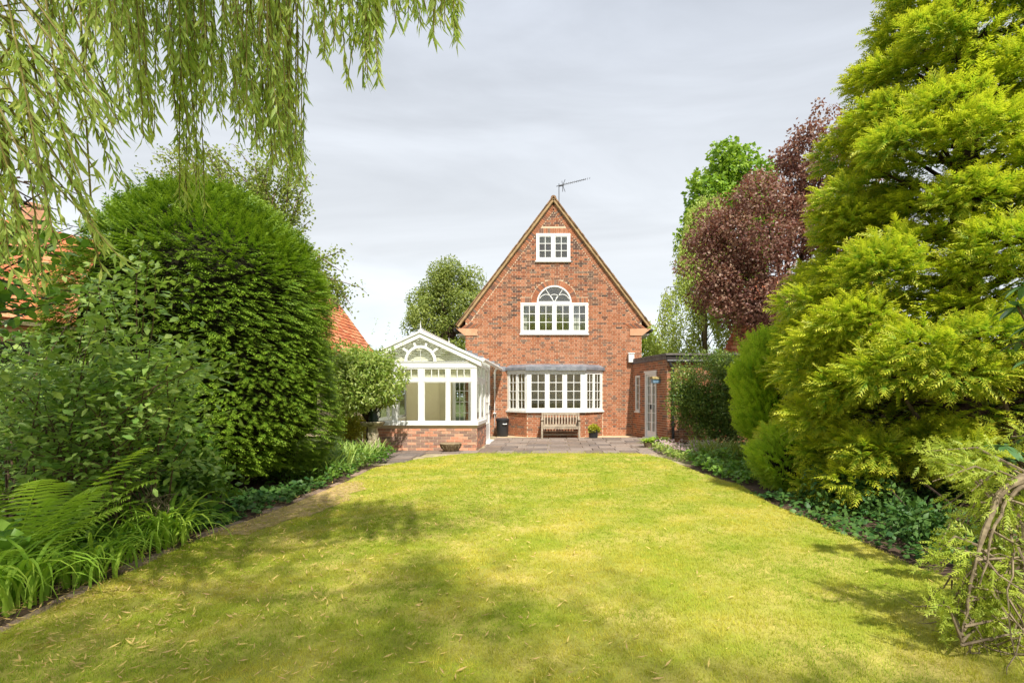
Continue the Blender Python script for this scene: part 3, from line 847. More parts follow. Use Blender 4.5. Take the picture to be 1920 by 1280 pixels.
g = MB(); g.tube([pt(FH, .06, GH - .14, .10), pt(FH, .09, GH - .24, .10), pt(FH, .17, GH - .36, .06), pt(FH, .17, .03, .06)], .04, 8); g.build('downpipe', M['iron'], oh)
for z in (.55, 1.4, 2.1): MB().fbox(FH, .11, .23, z, z + .05, .005, .06).build('pipe_bracket', M['iron'], oh)
u = uw(1235)
wbx = thing('nest_box', 'small blue grey box with mossy tan top fixed beside the outhouse door', 'nest box', tuple(pt(FG, u, 1.86, 0)))
MB().fbox(FG, u - .02, u + .16, 1.84, 1.97, .01, .26).build('body', M['bluegrey'], wbx, bevel=.008)
MB().prism([(u - .05, 1.972), (u + .19, 1.972), (u + .15, 2.05), (u + .0, 2.05)], FG, .01, .29).build('lid', M['tan'], wbx)

# ------------------------------------------------------------------ neighbours' roofs
def tile_slope(parent, O, U, UP, nu, nv, tw, tl, cond=None, budget=0, key=None, ph=0):
    """rows of lapped clay tiles; O eave corner, U along the eave, UP up the slope"""
    U = Vector(U).normalized(); UP = Vector(UP).normalized(); Nn = U.cross(UP).normalized()
    cells = []
    for j in range(nv):
        for i in range(nu):
            a = O + U * ((i + (.5 if j % 2 else 0)) * tw) + UP * (j * tl)
            if cond is None or cond(a + U * tw / 2 + UP * tl / 2): cells.append(a)
    if key: cells.sort(key=key)
    J = MB(); me = None
    for q, a in enumerate(cells):
        g = .006
        lo = [a + U * g + Nn * .0, a + U * (tw - g), a + U * (tw - g) + UP * tl * 1.25, a + U * g + UP * tl * 1.25]
        h0 = .034 + random.uniform(-.006, .006)
        c = [lo[0] + Nn * (h0 - .02), lo[1] + Nn * (h0 - .02), lo[2] - Nn * .01, lo[3] - Nn * .01, lo[0] + Nn * h0, lo[1] + Nn * h0, lo[2] + Nn * .006, lo[3] + Nn * .006]
        if q < budget:
            if me is None:
                mb = MB().hexa([p - a for p in c]); me = bpy.data.meshes.new('roof_tile'); me.from_pydata(mb.v, [], mb.f); me.materials.append(M['tile'])
            o = bpy.data.objects.new('roof_tile', me); COL.objects.link(o); o.parent = parent; o.location = a - wl(parent) + Nn * random.uniform(-.005, .005)
        else: J.hexa(c)
    if J.v: J.build('roof_tiles', M['tile_j'], parent, kind='stuff')

nh = thing('neighbour_house', 'orange tiled house with brick cornice seen between willow leaves over the hedge', 'house', (-15.5, 15, 0))
A0 = Vector((-17.2, 10.5, 3.62)); Ud = Vector((.40, .92, 0)).normalized(); In = Vector((-Ud.y, Ud.x, 0))
UPa = (In + Vector((0, 0, 1.15))).normalized(); LA = 9.0
Fn = (A0 + In * .35 - Vector((0, 0, 3.62)), Ud, Vector((Ud.y, -Ud.x, 0)))
mb = MB(); mb.fbox(Fn, 0, LA, 0, 3.55, -.3, 0); mb.build('wall', M['mortar'], nh)
brickwork(nh, Fn, lambda a, b: [(0, LA)], 1.9, 3.25, M['brick'], M['brick_j'])
MB().fbox(Fn, 0, LA, 3.26, 3.36, -.02, .08).build('cornice', M['stone'], nh); MB().fbox(Fn, 0, LA, 3.362, 3.45, -.02, .14).build('cornice', M['brick_j'], nh)
MB().fbox(Fn, -.1, LA + .1, 3.46, 3.56, .0, .34).build('eave', M['twig_pale'], nh)
n0 = A0 - Ud * .1
mb = MB(); q = [n0, n0 + Ud * (LA + .2), n0 + Ud * (LA + .2) + UPa * 4.6, n0 + UPa * 4.6]; nn_ = Ud.cross(UPa)
mb.hexa([p - nn_ * .12 for p in q] + [p - nn_ * .015 for p in q]); mb.build('roof', M['tile'], nh)
tile_slope(nh, n0, Ud, UPa, 33, 17, .275, .26, None, 300, key=lambda a: abs(a.y - 15.6) + .5 * abs(a.z - 5))
MB().hexa([tuple(A0 + Ud * 6.3 + In * a + Ud * b + Vector((0, 0, z))) for z in (2.2, 4.1) for a, b in ((2.5, 0), (2.5, .5), (3.1, .5), (3.1, 0))]).build('chimney', M['stone'], nh)

nh2 = thing('neighbour_house', 'house with a plain orange tiled roof slope rising behind the clipped evergreen', 'house', (-11.4, 21, 0))
E2, EX2, RX2, YN, YF = 3.05, -7.9, -11.4, 18.6, 24.0
MB().box(-14.4, EX2 - .5, YN + .3, YF - .3, 0, E2 + .3).build('wall', M['mortar'], nh2)
MB().prism([(-14.4, E2), (EX2 - .5, E2), (RX2, 7.5)], frame((0, YN + .3, 0), (1, 0, 0)), -.2, 0).build('wall', M['mortar'], nh2)
MB().prism([(-14.4, E2), (EX2 - .5, E2), (RX2, 7.5)], frame((0, YF - .5, 0), (1, 0, 0)), -.2, 0).build('wall', M['mortar'], nh2)
up2 = Vector((RX2 - EX2, 0, 4.8)).normalized(); L2 = math.hypot(RX2 - EX2, 4.8)
for s_ in (0, 1):
    e0 = EX2 if s_ == 0 else 2 * RX2 - EX2
    q = [Vector((e0, YN, E2)), Vector((e0, YF, E2)), Vector((RX2, YF, E2 + 4.8)), Vector((RX2, YN, E2 + 4.8))]
    if s_: q.reverse()
    MB().hexa([p + Vector((0, 0, -.16)) for p in q] + [p + Vector((0, 0, -.02)) for p in q]).build('roof', M['tile'], nh2)
tile_slope(nh2, Vector((EX2, YN, E2)), (0, 1, 0), up2, 27, 30, .2, .198, lambda p: p.y < YF, 300, key=lambda a: -a.y + .2 * abs(a.z - 5))
for i in range(14): MB().tube([(RX2, YN + i * .386, E2 + 4.83), (RX2, YN + (i + 1) * .386, E2 + 4.86)], [.12, .125], 8).build('ridge_tile', M['tile'], nh2)
vt2 = MB(); vt2.bar(Vector((EX2, YF, E2 - .06)), Vector((RX2, YF, E2 + 4.74)), .06, .10); vt2.build('verge', M['ochre'], nh2)
MB().hexa([(-9.62, 23.0, 5.2), (-9.42, 23.0, 4.95), (-9.42, 23.25, 4.95), (-9.62, 23.25, 5.2), (-9.62, 23.0, 5.72), (-9.42, 23.0, 5.72), (-9.42, 23.25, 5.72), (-9.62, 23.25, 5.72)]).build('roof_vent', M['iron'], nh2)

nh3 = thing('neighbour_house', 'orange roofed house glimpsed through the purple tree', 'house', (10, 22, 0))
E3 = 2.6
MB().box(7.6, 16, 23.4, 32, 0, E3).build('wall', M['mortar'], nh3)
mb = MB(); q = [Vector((7.0, 23, E3)), Vector((16, 23, E3)), Vector((15, 26.4, E3 + 4.6)), Vector((9.9, 26.4, E3 + 4.6))]
mb.hexa([p + Vector((0, .12, -.05)) for p in q] + q); mb.build('roof', M['tile'], nh3)
tile_slope(nh3, Vector((7.0, 22.99, E3)), (1, 0, 0), Vector((0, 3.4, 4.6)), 28, 26, .24, .22, lambda p: p.x > 7.0 + (p.z - E3) * .63 + .05)

# ------------------------------------------------------------------ ground, patio, borders
MB().box(-200, 200, -60, 400, -.6, -.06).build('ground', M['ground'], None, kind='structure')
soil = MB().box(-9, 9, -4, 14.6, -.5, -.004); soil.build('soil_bed', M['soil'], None, kind='structure')
pat = MB().box(-6.4, 3.6, 11.2, HY + .2, -.4, -.002).build('patio', M['joint'], None, kind='structure')
sm = bpy.data.meshes.new('slab'); mb = MB().hexa([(-.5, -.5, -.5), (.5, -.5, -.5), (.5, .5, -.5), (-.5, .5, -.5), (-.49, -.49, .5), (.49, -.49, .5), (.49, .49, .5), (-.49, .49, .5)])
sm.from_pydata(mb.v, [], mb.f); sm.materials.append(M['slab'])
y = 11.5; r = 0; ns = 0
while y < 18.3:
    d = .60; x = -6.2 + (.22 if r % 2 else 0)
    while x < 3.4:
        L = .45 if (r % 2) else .60
        cx_, cy_ = x + L / 2, y + d / 2
        inside = (cy_ > 13.4 or cx_ < -3.1) and not (CXL - .1 < cx_ < CXR + .05 and cy_ > CY - .05) and cx_ < 2.82 + (HY - cy_) * .25 and cy_ < 18.2
        if inside and ns < 300:
            o = bpy.data.objects.new('slab', sm); COL.objects.link(o); o.parent = pat
            o.location = (cx_, cy_, .008 + random.uniform(-.003, .003)); o.scale = (L - .014, d - .014, .035); ns += 1
        x += L
    y += d; r += 1
MB().box(-2.0, 2.85, 18.28, HY - .015, -.1, .016).build('cement_strip', M['apron'], pat)

LAWN = [(-3.2, -4), (-3.3, 2.6), (-3.42, 3.4), (-3.52, 4.4), (-3.60, 5.5), (-3.5, 7.0), (-3.5, 8.9), (-3.62, 10.6), (-3.4, 11.4), (-3.0, 12.3), (-2.3, 13.2), (-1.6, 13.6), (0, 13.72), (1.4, 13.62), (2.1, 13.3),
        (2.55, 12.2), (2.65, 11.0), (2.75, 9.8), (3.0, 8.6), (2.9, 7.2), (3.05, 5.6), (3.05, 4.6), (3.4, 3.4), (3.6, 2.4), (3.6, -4)]
def in_poly(X, Y, poly):
    r = np.zeros(len(X), bool); n = len(poly); j = n - 1
    for i in range(n):
        xi, yi = poly[i]; xj, yj = poly[j]
        c = ((yi > Y) != (yj > Y)) & (X < (xj - xi) * (Y - yi) / (yj - yi + 1e-12) + xi)
        r ^= c; j = i
    return r

# edging stones along the left border
ed = thing('border_edging', 'row of worn low stones edging the left flower bed', 'edging', (-3.55, 5, 0))
left = [(-3.36, 2.0), (-3.46, 3.4), (-3.58, 4.4), (-3.68, 5.5), (-3.60, 7.0), (-3.58, 8.9), (-3.7, 10.4)]
for (xa, ya), (xb, yb) in zip(left[:-1], left[1:]):
    a = Vector((xa, ya, 0)); b_ = Vector((xb, yb, 0)); L = (b_ - a).length; n = max(1, round(L / .34)); d = (b_ - a) / L
    for i in range(n):
        if random.random() < .45: continue
        c = a + d * (L * (i + .5) / n); s = Vector((d.y, -d.x, 0))
        l2 = L / n / 2 - .012; w2 = .07 + random.uniform(-.012, .02); z = .020 + random.uniform(-.015, .008)
        mb = MB().hexa([c + d * (-l2) - s * w2 + Vector((0, 0, -.05)), c + d * (-l2) + s * w2 + Vector((0, 0, -.05)), c + d * l2 + s * w2 + Vector((0, 0, -.05)), c + d * l2 - s * w2 + Vector((0, 0, -.05)),
                        c + d * (-l2) - s * (w2 - .015) + Vector((0, 0, z)), c + d * (-l2) + s * (w2 - .015) + Vector((0, 0, z * .8)), c + d * l2 + s * (w2 - .015) + Vector((0, 0, z * .8)), c + d * l2 - s * (w2 - .012) + Vector((0, 0, z * 1.1))])
        mb.build('stone', M['edge'], ed, bevel=.012)

# low raised-bed wall by the conservatory
rw = thing('raised_bed_wall', 'low sandy stone wall of the raised bed left of the bird bath', 'wall', (-5, 13.2, 0))
a = Vector((-5.75, 12.35, 0)); b_ = Vector((-5.06, 14.0, 0)); d = (b_ - a).normalized(); Fr = frame(a, d)
Lr = (b_ - a).length
MB().fbox(Fr, 0, Lr, -.05, .26, -.25, 0).build('wall', M['mortar'], rw)
for i in range(6): MB().fbox(Fr, i * Lr / 6 + .006, (i + 1) * Lr / 6 - .006, .262, .33, -.27, .03).build('coping_stone', M['stone_old'], rw, bevel=.01)
brickwork(rw, Fr, lambda a, b: [(0, Lr)], 0, .26, M['cbrick'], M['brick_j'], budget=60)
# ------------------------------------------------------------------ garden furniture
def bench():
    cx_, y0, y1, W = .20, 17.72, 18.22, 1.30
    t = thing('garden_bench', 'weathered wooden slatted bench standing under the bay window', 'bench', (cx_, y0 + .2, 0))
    a, b = cx_ - W / 2, cx_ + W / 2
    for x in (a, b - .06):
        MB().box(x, x + .06, y0, y0 + .06, .01, .62).build('leg', M['teak'], t, bevel=.004)
        MB().hexa([(x, y1 - .06, .01), (x + .06, y1 - .06, .01), (x + .06, y1, .01), (x, y1, .01), (x, y1 + .06, .86), (x + .06, y1 + .06, .86), (x + .06, y1 + .12, .86), (x, y1 + .12, .86)]).build('leg', M['teak'], t, bevel=.004)
        MB().box(x - .012, x + .072, y0 - .04, y1 + .02, .622, .655).build('armrest', M['teak'], t, bevel=.008)
        MB().box(x + .01, x + .05, y0 + .06, y1 - .06, .33, .40).build('side_rail', M['teak'], t)
        MB().box(x + .01, x + .05, y0 + .06, y1 - .06, .12, .16).build('stretcher', M['teak'], t)
    MB().box(a + .062, b - .062, y1 + .055, y1 + .095, .78, .865).build('top_rail', M['teak'], t, bevel=.005)
    MB().box(a + .062, b - .062, y1 - .012, y1 + .03, .42, .47).build('back_rail', M['teak'], t)
    for i in range(12):
        x = a + .085 + i * (W - .17 - .045) / 11
        MB().hexa([(x, y1 - .002, .472), (x + .045, y1 - .002, .472), (x + .045, y1 + .022, .472), (x, y1 + .022, .472),
                   (x, y1 + .062, .778), (x + .045, y1 + .062, .778), (x + .045, y1 + .086, .778), (x, y1 + .086, .778)]).build('slat', M['teak'], t)
    for i in range(6):
        y = y0 + .005 + i * .083
        MB().box(a + .062, b - .062, y, y + .07, .402, .424).build('seat_slat', M['teak'], t)
    n = 15; pts = []                                  # scalloped apron under the seat
    mb = MB(); s = (W - .13) / n
    for i in range(n):
        x = a + .065 + i * s
        q = [(x, .399), (x, .35)] + [(x + s * k / 6, .35 - .022 * math.sin(math.pi * k / 6)) for k in range(1, 6)] + [(x + s, .35), (x + s, .399)]
        mb.prism([(u, v) for u, v in q], frame((0, y0 + .012, 0), (1, 0, 0)), -.02, 0)
    mb.build('apron', M['teak'], t)
    MB().box(a + .03, b - .03, y0 + .24, y0 + .28, .115, .155).build('stretcher', M['teak'], t)
    MB().box(a + .062, b - .062, y1 - .05, y1 - .01, .20, .235).build('back_rail', M['teak'], t)
bench()

t = thing('waste_bin', 'black plastic lidded bin standing against the brick wall left of the bay window', 'bin', (-1.83, 18.72, 0))
MB().lathe([(.185, .018), (.20, .05), (.215, .50), (.222, .56)], (-1.83, 18.72, 0), 20).build('body', M['black'], t, smooth=True)
MB().lathe([(.235, .562), (.24, .585), (.235, .63), (.20, .655), (.03, .665)], (-1.83, 18.72, 0), 20).build('lid', M['black'], t, smooth=True)
MB().box(-1.78, -1.66, 18.497, 18.52, .42, .50).build('label_plate', M['white'], t) if False else None
MB().tube([(-1.79, 18.505, .47), (-1.79, 18.47, .455), (-1.67, 18.50, .455), (-1.67, 18.535, .47)], .014, 6).build('handle', M['white'], t)
for k in range(14):
    pass

def leaf_tmpl(w=.22, fold=.08, droop=.12, n=1):
    """a single leaf along +Y of unit length"""
    if n == 1:
        V = [(0, 0, 0), (w, .45, fold), (0, 1, -droop), (-w, .45, fold), (0, .5, 0)]
        F = [(0, 1, 4), (1, 2, 4), (0, 4, 3), (4, 2, 3)]
        return np.array(V), np.array(F), np.array([0, .3, 1, .3, .3]) * 0
    V = []; F = []; ts = np.linspace(0, 1, n + 1)
    for t in ts:
        ww = w * (math.sin(math.pi * min(1, t * .92 + .06)) ** .8) if t < 1 else 0.0
        z = -droop * t * t
        V += [(-ww, t, z + fold * ww / w), (0, t, z), (ww, t, z + fold * ww / w)]
    for i in range(n):
        a = i * 3
        F += [(a, a + 1, a + 4), (a, a + 4, a + 3), (a + 1, a + 2, a + 5), (a + 1, a + 5, a + 4)]
    return np.array(V), np.array(F), np.zeros(len(V))

def spray_tmpl(n=6, w=.05, spread=.42, droop=.25, ang=50, base=.0):
    """a flat conifer spray of unit length: axis with side twigs, each a thin triangle"""
    V = []; F = []; T = []
    def tri(p, d, L, ww, t0, t1):
        px, py = -d[1], d[0]
        b = len(V)
        z0 = -droop * p[1] ** 2; e = (p[0] + d[0] * L, p[1] + d[1] * L); z1 = -droop * e[1] ** 2 - .12 * L
        V.extend([(p[0] - px * ww, p[1] - py * ww, z0), (p[0] + px * ww, p[1] + py * ww, z0), (e[0], e[1], z1)]); T.extend([t0, t0, t1]); F.append((b, b + 1, b + 2))
    tri((0, 0), (0, 1), 1, w * .9, base, 1)
    for i in range(n):
        t = .06 + .80 * i / (n - 1); L = spread * (1 - t) ** .6 + .10
        for s in (-1, 1):
            a = R(ang + 8 * math.sin(i * 2.3 + s)); tri((0, t), (s * math.sin(a), math.cos(a)), L, w, base + t * .4, min(1, .55 + t * .5))
    return np.array(V), np.array(F), np.array(T)

class Cloud:
    def __init__(s): s.V = []; s.F = []; s.T = []; s.n = 0
    def add(s, tm, pos, axis, nrm, scale, tint, wscale=None):
        tv, tf, tt = tm; n = len(pos)
        if n == 0: return s
        a = axis / (np.linalg.norm(axis, axis=1, keepdims=True) + 1e-9)
        x = np.cross(a, nrm); l = np.linalg.norm(x, axis=1, keepdims=True)
        bad = l[:, 0] < 1e-3
        if bad.any():
            x[bad] = np.cross(a[bad], np.array([[1., .3, .2]])); l = np.linalg.norm(x, axis=1, keepdims=True)
        x = x / l; z = np.cross(x, a)
        sc = np.asarray(scale, float).reshape(-1, 1, 1) if np.ndim(scale) else float(scale)
        P = tv[None, :, 0:1] * x[:, None, :] + tv[None, :, 1:2] * a[:, None, :] + tv[None, :, 2:3] * z[:, None, :]
        P = P * sc + pos[:, None, :]
        k = len(tv)
        s.V.append(P.reshape(-1, 3)); s.F.append((tf[None] + (np.arange(n) * k)[:, None, None] + s.n).reshape(-1, 3))
        C = np.ones((n, k, 4), np.float32); C[:, :, 0] = np.asarray(tint).reshape(-1, 1) if np.ndim(tint) else tint; C[:, :, 1] = tt[None]; C[:, :, 2] = 0
        s.T.append(C.reshape(-1, 4)); s.n += n * k
        return s
    def tris(s): return sum(len(f) for f in s.F)
    def build(s, name, mat, parent=None, kind=None):
        if not s.V: return None
        V = np.concatenate(s.V); F = np.concatenate(s.F); T = np.concatenate(s.T).astype(np.float32)
        o_ = wl(parent); V = V - np.array([[o_.x, o_.y, o_.z]])
        me = bpy.data.meshes.new(name)
        me.vertices.add(len(V)); me.vertices.foreach_set('co', V.astype(np.float32).ravel())
        me.loops.add(len(F) * 3); me.loops.foreach_set('vertex_index', F.astype(np.int32).ravel())
        me.polygons.add(len(F)); me.polygons.foreach_set('loop_start', np.arange(0, len(F) * 3, 3, dtype=np.int32))
        me.update(calc_edges=True)
        ca_ = me.attributes.new('tint', 'FLOAT_COLOR', 'POINT'); ca_.data.foreach_set('color', T.ravel())
        global TOTAL; TOTAL += len(F)
        return link_mesh(name, me, mat, parent, kind)
TOTAL = 0

def unit(v): return v / (np.linalg.norm(v, axis=-1, keepdims=True) + 1e-9)
def rdir(n): return unit(rng.normal(size=(n, 3)))
def jit(v, s): return unit(v + rng.normal(size=v.shape) * s)

# leaf colours (young growth is yellower by nature; gold tint adds sunlit tops)
LM = dict(
    willow=leafmat('willow_leaf', (.32, .46, .11), (.56, .62, .17), (.36, .38, .10), .45, .55),
    hedge=leafmat('clipped_conifer', (.028, .100, .012), (.125, .26, .018), (.34, .48, .035), .5, .3),
    gold=leafmat('golden_conifer', (.075, .25, .028), (.38, .49, .032), (.80, .70, .06), .5, .42, .35, (1.1, 1.25, .7)),
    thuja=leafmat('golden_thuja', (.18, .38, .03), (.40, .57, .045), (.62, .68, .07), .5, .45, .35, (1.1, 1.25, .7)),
    yew=leafmat('yew_ball', (.16, .36, .03), (.40, .57, .045), (.58, .64, .07), .5, .4, .35, (1.1, 1.25, .7)),
    dark=leafmat('dark_evergreen', (.07, .15, .025), (.30, .37, .07), (.20, .22, .06), .4, .3, .4),
    purple=leafmat('purple_leaf', (.20, .085, .075), (.30, .19, .115), (.17, .05, .05), .45, .3, .35, (1.25, .8, .7)),
    chestnut=leafmat('chestnut_leaf', (.15, .29, .025), (.30, .43, .04), (.2, .3, .03), .45, .35),
    birch=leafmat('birch_leaf', (.32, .43, .08), (.52, .58, .15), (.3, .34, .07), .45, .4),
    back=leafmat('back_tree_leaf', (.18, .25, .055), (.33, .38, .08), (.2, .24, .05), .45, .4),
    lime=leafmat('pale_green_leaf', (.17, .28, .035), (.42, .48, .13), (.42, .45, .20), .4, .35),
    yellow=leafmat('yellow_leaf', (.30, .32, .03), (.46, .43, .04), (.5, .45, .05), .45, .35),
    shrub=leafmat('grey_green_leaf', (.20, .35, .075), (.45, .57, .15), (.2, .26, .07), .42, .4, .4),
    fern=leafmat('fern_leaf', (.26, .44, .05), (.44, .58, .08), (.2, .3, .03), .5, .4),
    lily=leafmat('strap_leaf', (.24, .44, .045), (.44, .60, .08), (.22, .38, .03), .55, .4, .22),
    ground=leafmat('bed_leaf', (.11, .26, .03), (.26, .40, .06), (.15, .25, .04), .42, .35),
    ivy=leafmat('ivy_leaf', (.03, .10, .02), (.11, .20, .04), (.12, .2, .06), .5, .25, .3),
    flower=leafmat('pink_flower', (.52, .34, .36), (.62, .50, .46), (.6, .5, .48), .6, .35, .3, (1, 1, 1)),
    grass=leafmat('grass_blade', (.165, .31, .018), (.58, .48, .08), (.52, .53, .04), .55, .30, .3, (1.2, 1.2, .6)),
    litter=leafmat('fallen_leaf', (.72, .56, .16), (.60, .40, .18), (.62, .50, .24), .6, .2, .3, (1, 1, .8)),
    rhodo=leafmat('glossy_leaf', (.05, .13, .04), (.11, .21, .07), (.1, .18, .05), .25, .12, .7),
    droop=leafmat('drooping_conifer', (.22, .34, .04), (.42, .50, .06), (.52, .56, .08), .5, .35),
    privet=leafmat('privet_leaf', (.06, .15, .018), (.16, .26, .028), (.15, .24, .03), .4, .3),
)

def trunk(parent, pts, rad, mat='bark', name='trunk', n=8):
    return MB().tube(pts, rad, n).build(name, M[mat], parent, smooth=True)

def blob_points(c, r, n, inner=.55):
    """points in an ellipsoid shell, with the outward direction"""
    d = rdir(n); t = inner + (1 - inner) * rng.random((n, 1)) ** .6
    return np.asarray(c) + d * t * np.asarray(r), d

# ------------------------------------------------------------------ lawn
def lfun(x, y, s, seed):
    r = np.random.default_rng(seed); v = 0
    for k in range(9):
        a = r.random() * 6.28; f = s * (.6 + 1.6 * r.random()); v = v + np.sin((x * math.cos(a) + y * math.sin(a)) * f + r.random() * 6.28 + .7 * np.sin((x * math.sin(a) - y * math.cos(a)) * f * .7))
    return v / 9 ** .5
lm, lt, lo = newmat('lawn')
b = mnode(lt, 'ShaderNodeBsdfPrincipled'); b.inputs['Roughness'].default_value = .9; b.inputs['Specular IOR Level'].default_value = .1
g = mnode(lt, 'ShaderNodeNewGeometry')
n1 = mnode(lt, 'ShaderNodeTexNoise'); n1.inputs['Scale'].default_value = 1.6; n1.inputs['Detail'].default_value = 6; lt.links.new(g.outputs['Position'], n1.inputs[0])
n2 = mnode(lt, 'ShaderNodeTexNoise'); n2.inputs['Scale'].default_value = 60; n2.inputs['Detail'].default_value = 3; lt.links.new(g.outputs['Position'], n2.inputs[0])
r1 = mnode(lt, 'ShaderNodeMapRange'); r1.inputs[1].default_value = .38; r1.inputs[2].default_value = .68; lt.links.new(n1.outputs[0], r1.inputs[0])
c = mixc(lt, r1.outputs[0], (.25, .31, .022), (.55, .45, .13))
r2 = mnode(lt, 'ShaderNodeMapRange'); r2.inputs[1].default_value = .35; r2.inputs[2].default_value = .7; r2.inputs[3].default_value = .0; r2.inputs[4].default_value = .6; lt.links.new(n2.outputs[0], r2.inputs[0])
c = mixc(lt, r2.outputs[0], c, (.26, .22, .06))
lt.links.new(c, b.inputs[0]); bp = mnode(lt, 'ShaderNodeBump'); bp.inputs['Strength'].default_value = .8; bp.inputs['Distance'].default_value = .01
lt.links.new(n2.outputs[0], bp.inputs['Height']); lt.links.new(bp.outputs[0], b.inputs['Normal']); lt.links.new(b.outputs[0], lo.inputs[0])
# gently uneven sheet
tp = tessellate_polygon([[Vector((x, y, 0)) for x, y in LAWN]])
mb = MB(); m_ = len(LAWN)
mb.v = [(x, y, .012) for x, y in LAWN] + [(x, y, -.3) for x, y in LAWN]
for tri in tp:
    p0, p1, p2 = (Vector(LAWN[i]) for i in tri)
    if (p1 - p0).cross(p2 - p0) < 0: tri = (tri[0], tri[2], tri[1])
    mb.f.append(tuple(tri))
for i in range(m_): j = (i + 1) % m_; mb.f.append((i, m_ + i, m_ + j, j))
mb.build('lawn', lm, None, kind='structure')

def grass(name, n, ylo, yhi, blades, h, wd, pw=1.0):
    Y = ylo + (yhi - ylo) * rng.random(n) ** pw; X = -3.9 + 8.0 * rng.random(n)
    k = in_poly(X, Y, LAWN); X, Y = X[k], Y[k]
    # thin grass and bare straw patches on the left edge
    bare = np.exp(-((X + 3.35) / .42) ** 2) * np.exp(-((Y - 7.1) / 1.7) ** 4)
    k = rng.random(len(X)) > bare * .9; X, Y, bare = X[k], Y[k], bare[k]
    N_ = len(X)
    dry = lfun(X, Y, 1.5, 5) * .36 + lfun(X, Y, 4.5, 9) * .30 + lfun(X, Y, 11, 13) * .12 + .09 * np.sign(np.sin(X * 6.9 + .3 * np.sin(Y)))
    dry = np.clip(.33 + dry + .32 * np.exp(-((X - .3) / 1.1) ** 2) * np.exp(-((Y - 3.6) / 1.6) ** 2) + .25 * np.exp(-((X - .2) / .9) ** 2) * np.exp(-((Y - 6.2) / 1.0) ** 2) + bare * .8 + rng.normal(size=N_) * .16, 0, 1)
    V = []; F = []; T = []
    for i in range(blades):
        a = rng.random() * 6.28; l = .25 + .7 * rng.random(); r0 = 1.3 * rng.random() ** .5; ln = .75 + .5 * rng.random()
        dx, dy = math.cos(a), math.sin(a); o = len(V)
        b0 = rng.random() * 6.28; q0 = (r0 * math.cos(b0), r0 * math.sin(b0))
        V += [(q0[0] - dy * wd / h / 2, q0[1] + dx * wd / h / 2, 0), (q0[0] + dy * wd / h / 2, q0[1] - dx * wd / h / 2, 0), (q0[0] + dx * l * ln * .9, q0[1] + dy * l * ln * .9, ln * (1 - l * .4))]
        T += [0, 0, .9]; F.append((o, o + 1, o + 2))
    V = np.array(V); tm = (V[:, [0, 2, 1]] * np.array([1, 1, -1]), np.array(F), np.array(T))
    th = rng.random(N_) * 6.28
    nr = np.stack([np.cos(th), np.sin(th), np.zeros(N_)], 1); up = np.tile([0, 0, 1.], (N_, 1)) + rng.normal(size=(N_, 3)) * .08
    cl = Cloud(); cl.add(tm, np.stack([X, Y, np.full(N_, .008)], 1), up, nr, h * (.7 + .6 * rng.random(N_)), dry)
    return cl
g1 = grass('grass', 38000, 2.2, 5.2, 9, .028, .0030)
g2 = grass('grass', 27000, 5.2, 9.0, 8, .030, .0045)
g3 = grass('grass', 14000, 9.0, 13.8, 8, .034, .0065)
for g in (g2, g3):
    for q in range(len(g.V)): g1.V.append(g.V[q]); g1.F.append(g.F[q] + g1.n); g1.T.append(g.T[q])
    g1.n += g.n
tag(g1.build('grass', LM['grass'], None, 'stuff'), 'short yellow green lawn grass in front of the house', 'grass')

# worn bare patch where the lawn meets the left bed
wp = [(-3.60, 5.5), (-3.25, 5.6), (-3.05, 6.1), (-2.9, 6.7), (-2.85, 7.3), (-3.0, 7.8), (-2.95, 8.4), (-3.2, 8.9), (-3.5, 8.9), (-3.5, 7.0)]
P_ = []
for i in range(len(wp)):
    a_, b_ = Vector(wp[i]), Vector(wp[(i + 1) % len(wp)])
    for k in range(4):
        q_ = a_.lerp(b_, k / 4); j_ = .05 if 0 < i < 8 else 0; P_.append((q_.x + rng.normal() * j_, q_.y + rng.normal() * j_))
mb = MB(); mb.v = [(x, y, .017) for x, y in P_]; tp = tessellate_polygon([[Vector((x, y, 0)) for x, y in P_]])
for tri in tp:
    p0, p1, p2 = (Vector(P_[i]) for i in tri)
    mb.f.append(tuple(tri) if (p1 - p0).cross(p2 - p0) > 0 else (tri[0], tri[2], tri[1]))
mb.build('bare_soil', surf('bare_soil', srgb(176, 146, 104), srgb(140, 128, 62), 9, .95, .6, 60, spots=(srgb(196, 168, 120), 22, .52, .8)), None, kind='structure')

# fallen willow leaves
n = 12000
Y = 2.4 + 6.5 * rng.random(n) ** 1.25; X = -3.9 + 6.9 * rng.random(n) ** 1.5
k = (in_poly(X, Y, LAWN) | (X > -3.85)) & (X < 3.4) & (rng.random(n) < np.clip(1.15 - (X + 3.5) / 4.2, .06, 1) * np.clip(1.5 - Y / 7, .12, 1)); X, Y = X[k], Y[k]; n = len(X)
th = rng.random(n) * 6.28
ax = np.stack([np.cos(th), np.sin(th), rng.normal(size=n) * .18], 1); up = jit(np.tile([0, 0, 1.], (n, 1)), .4)
cl = Cloud(); cl.add(leaf_tmpl(.085, .05, -.22), np.stack([X, Y, .030 + .012 * rng.random(n)], 1), ax, up, .026 + .048 * rng.random(n) ** 2.2, rng.random(n))
tag(cl.build('fallen_leaves', LM['litter'], None, 'stuff'), 'dry yellow willow leaves scattered over the near lawn', 'leaf litter')

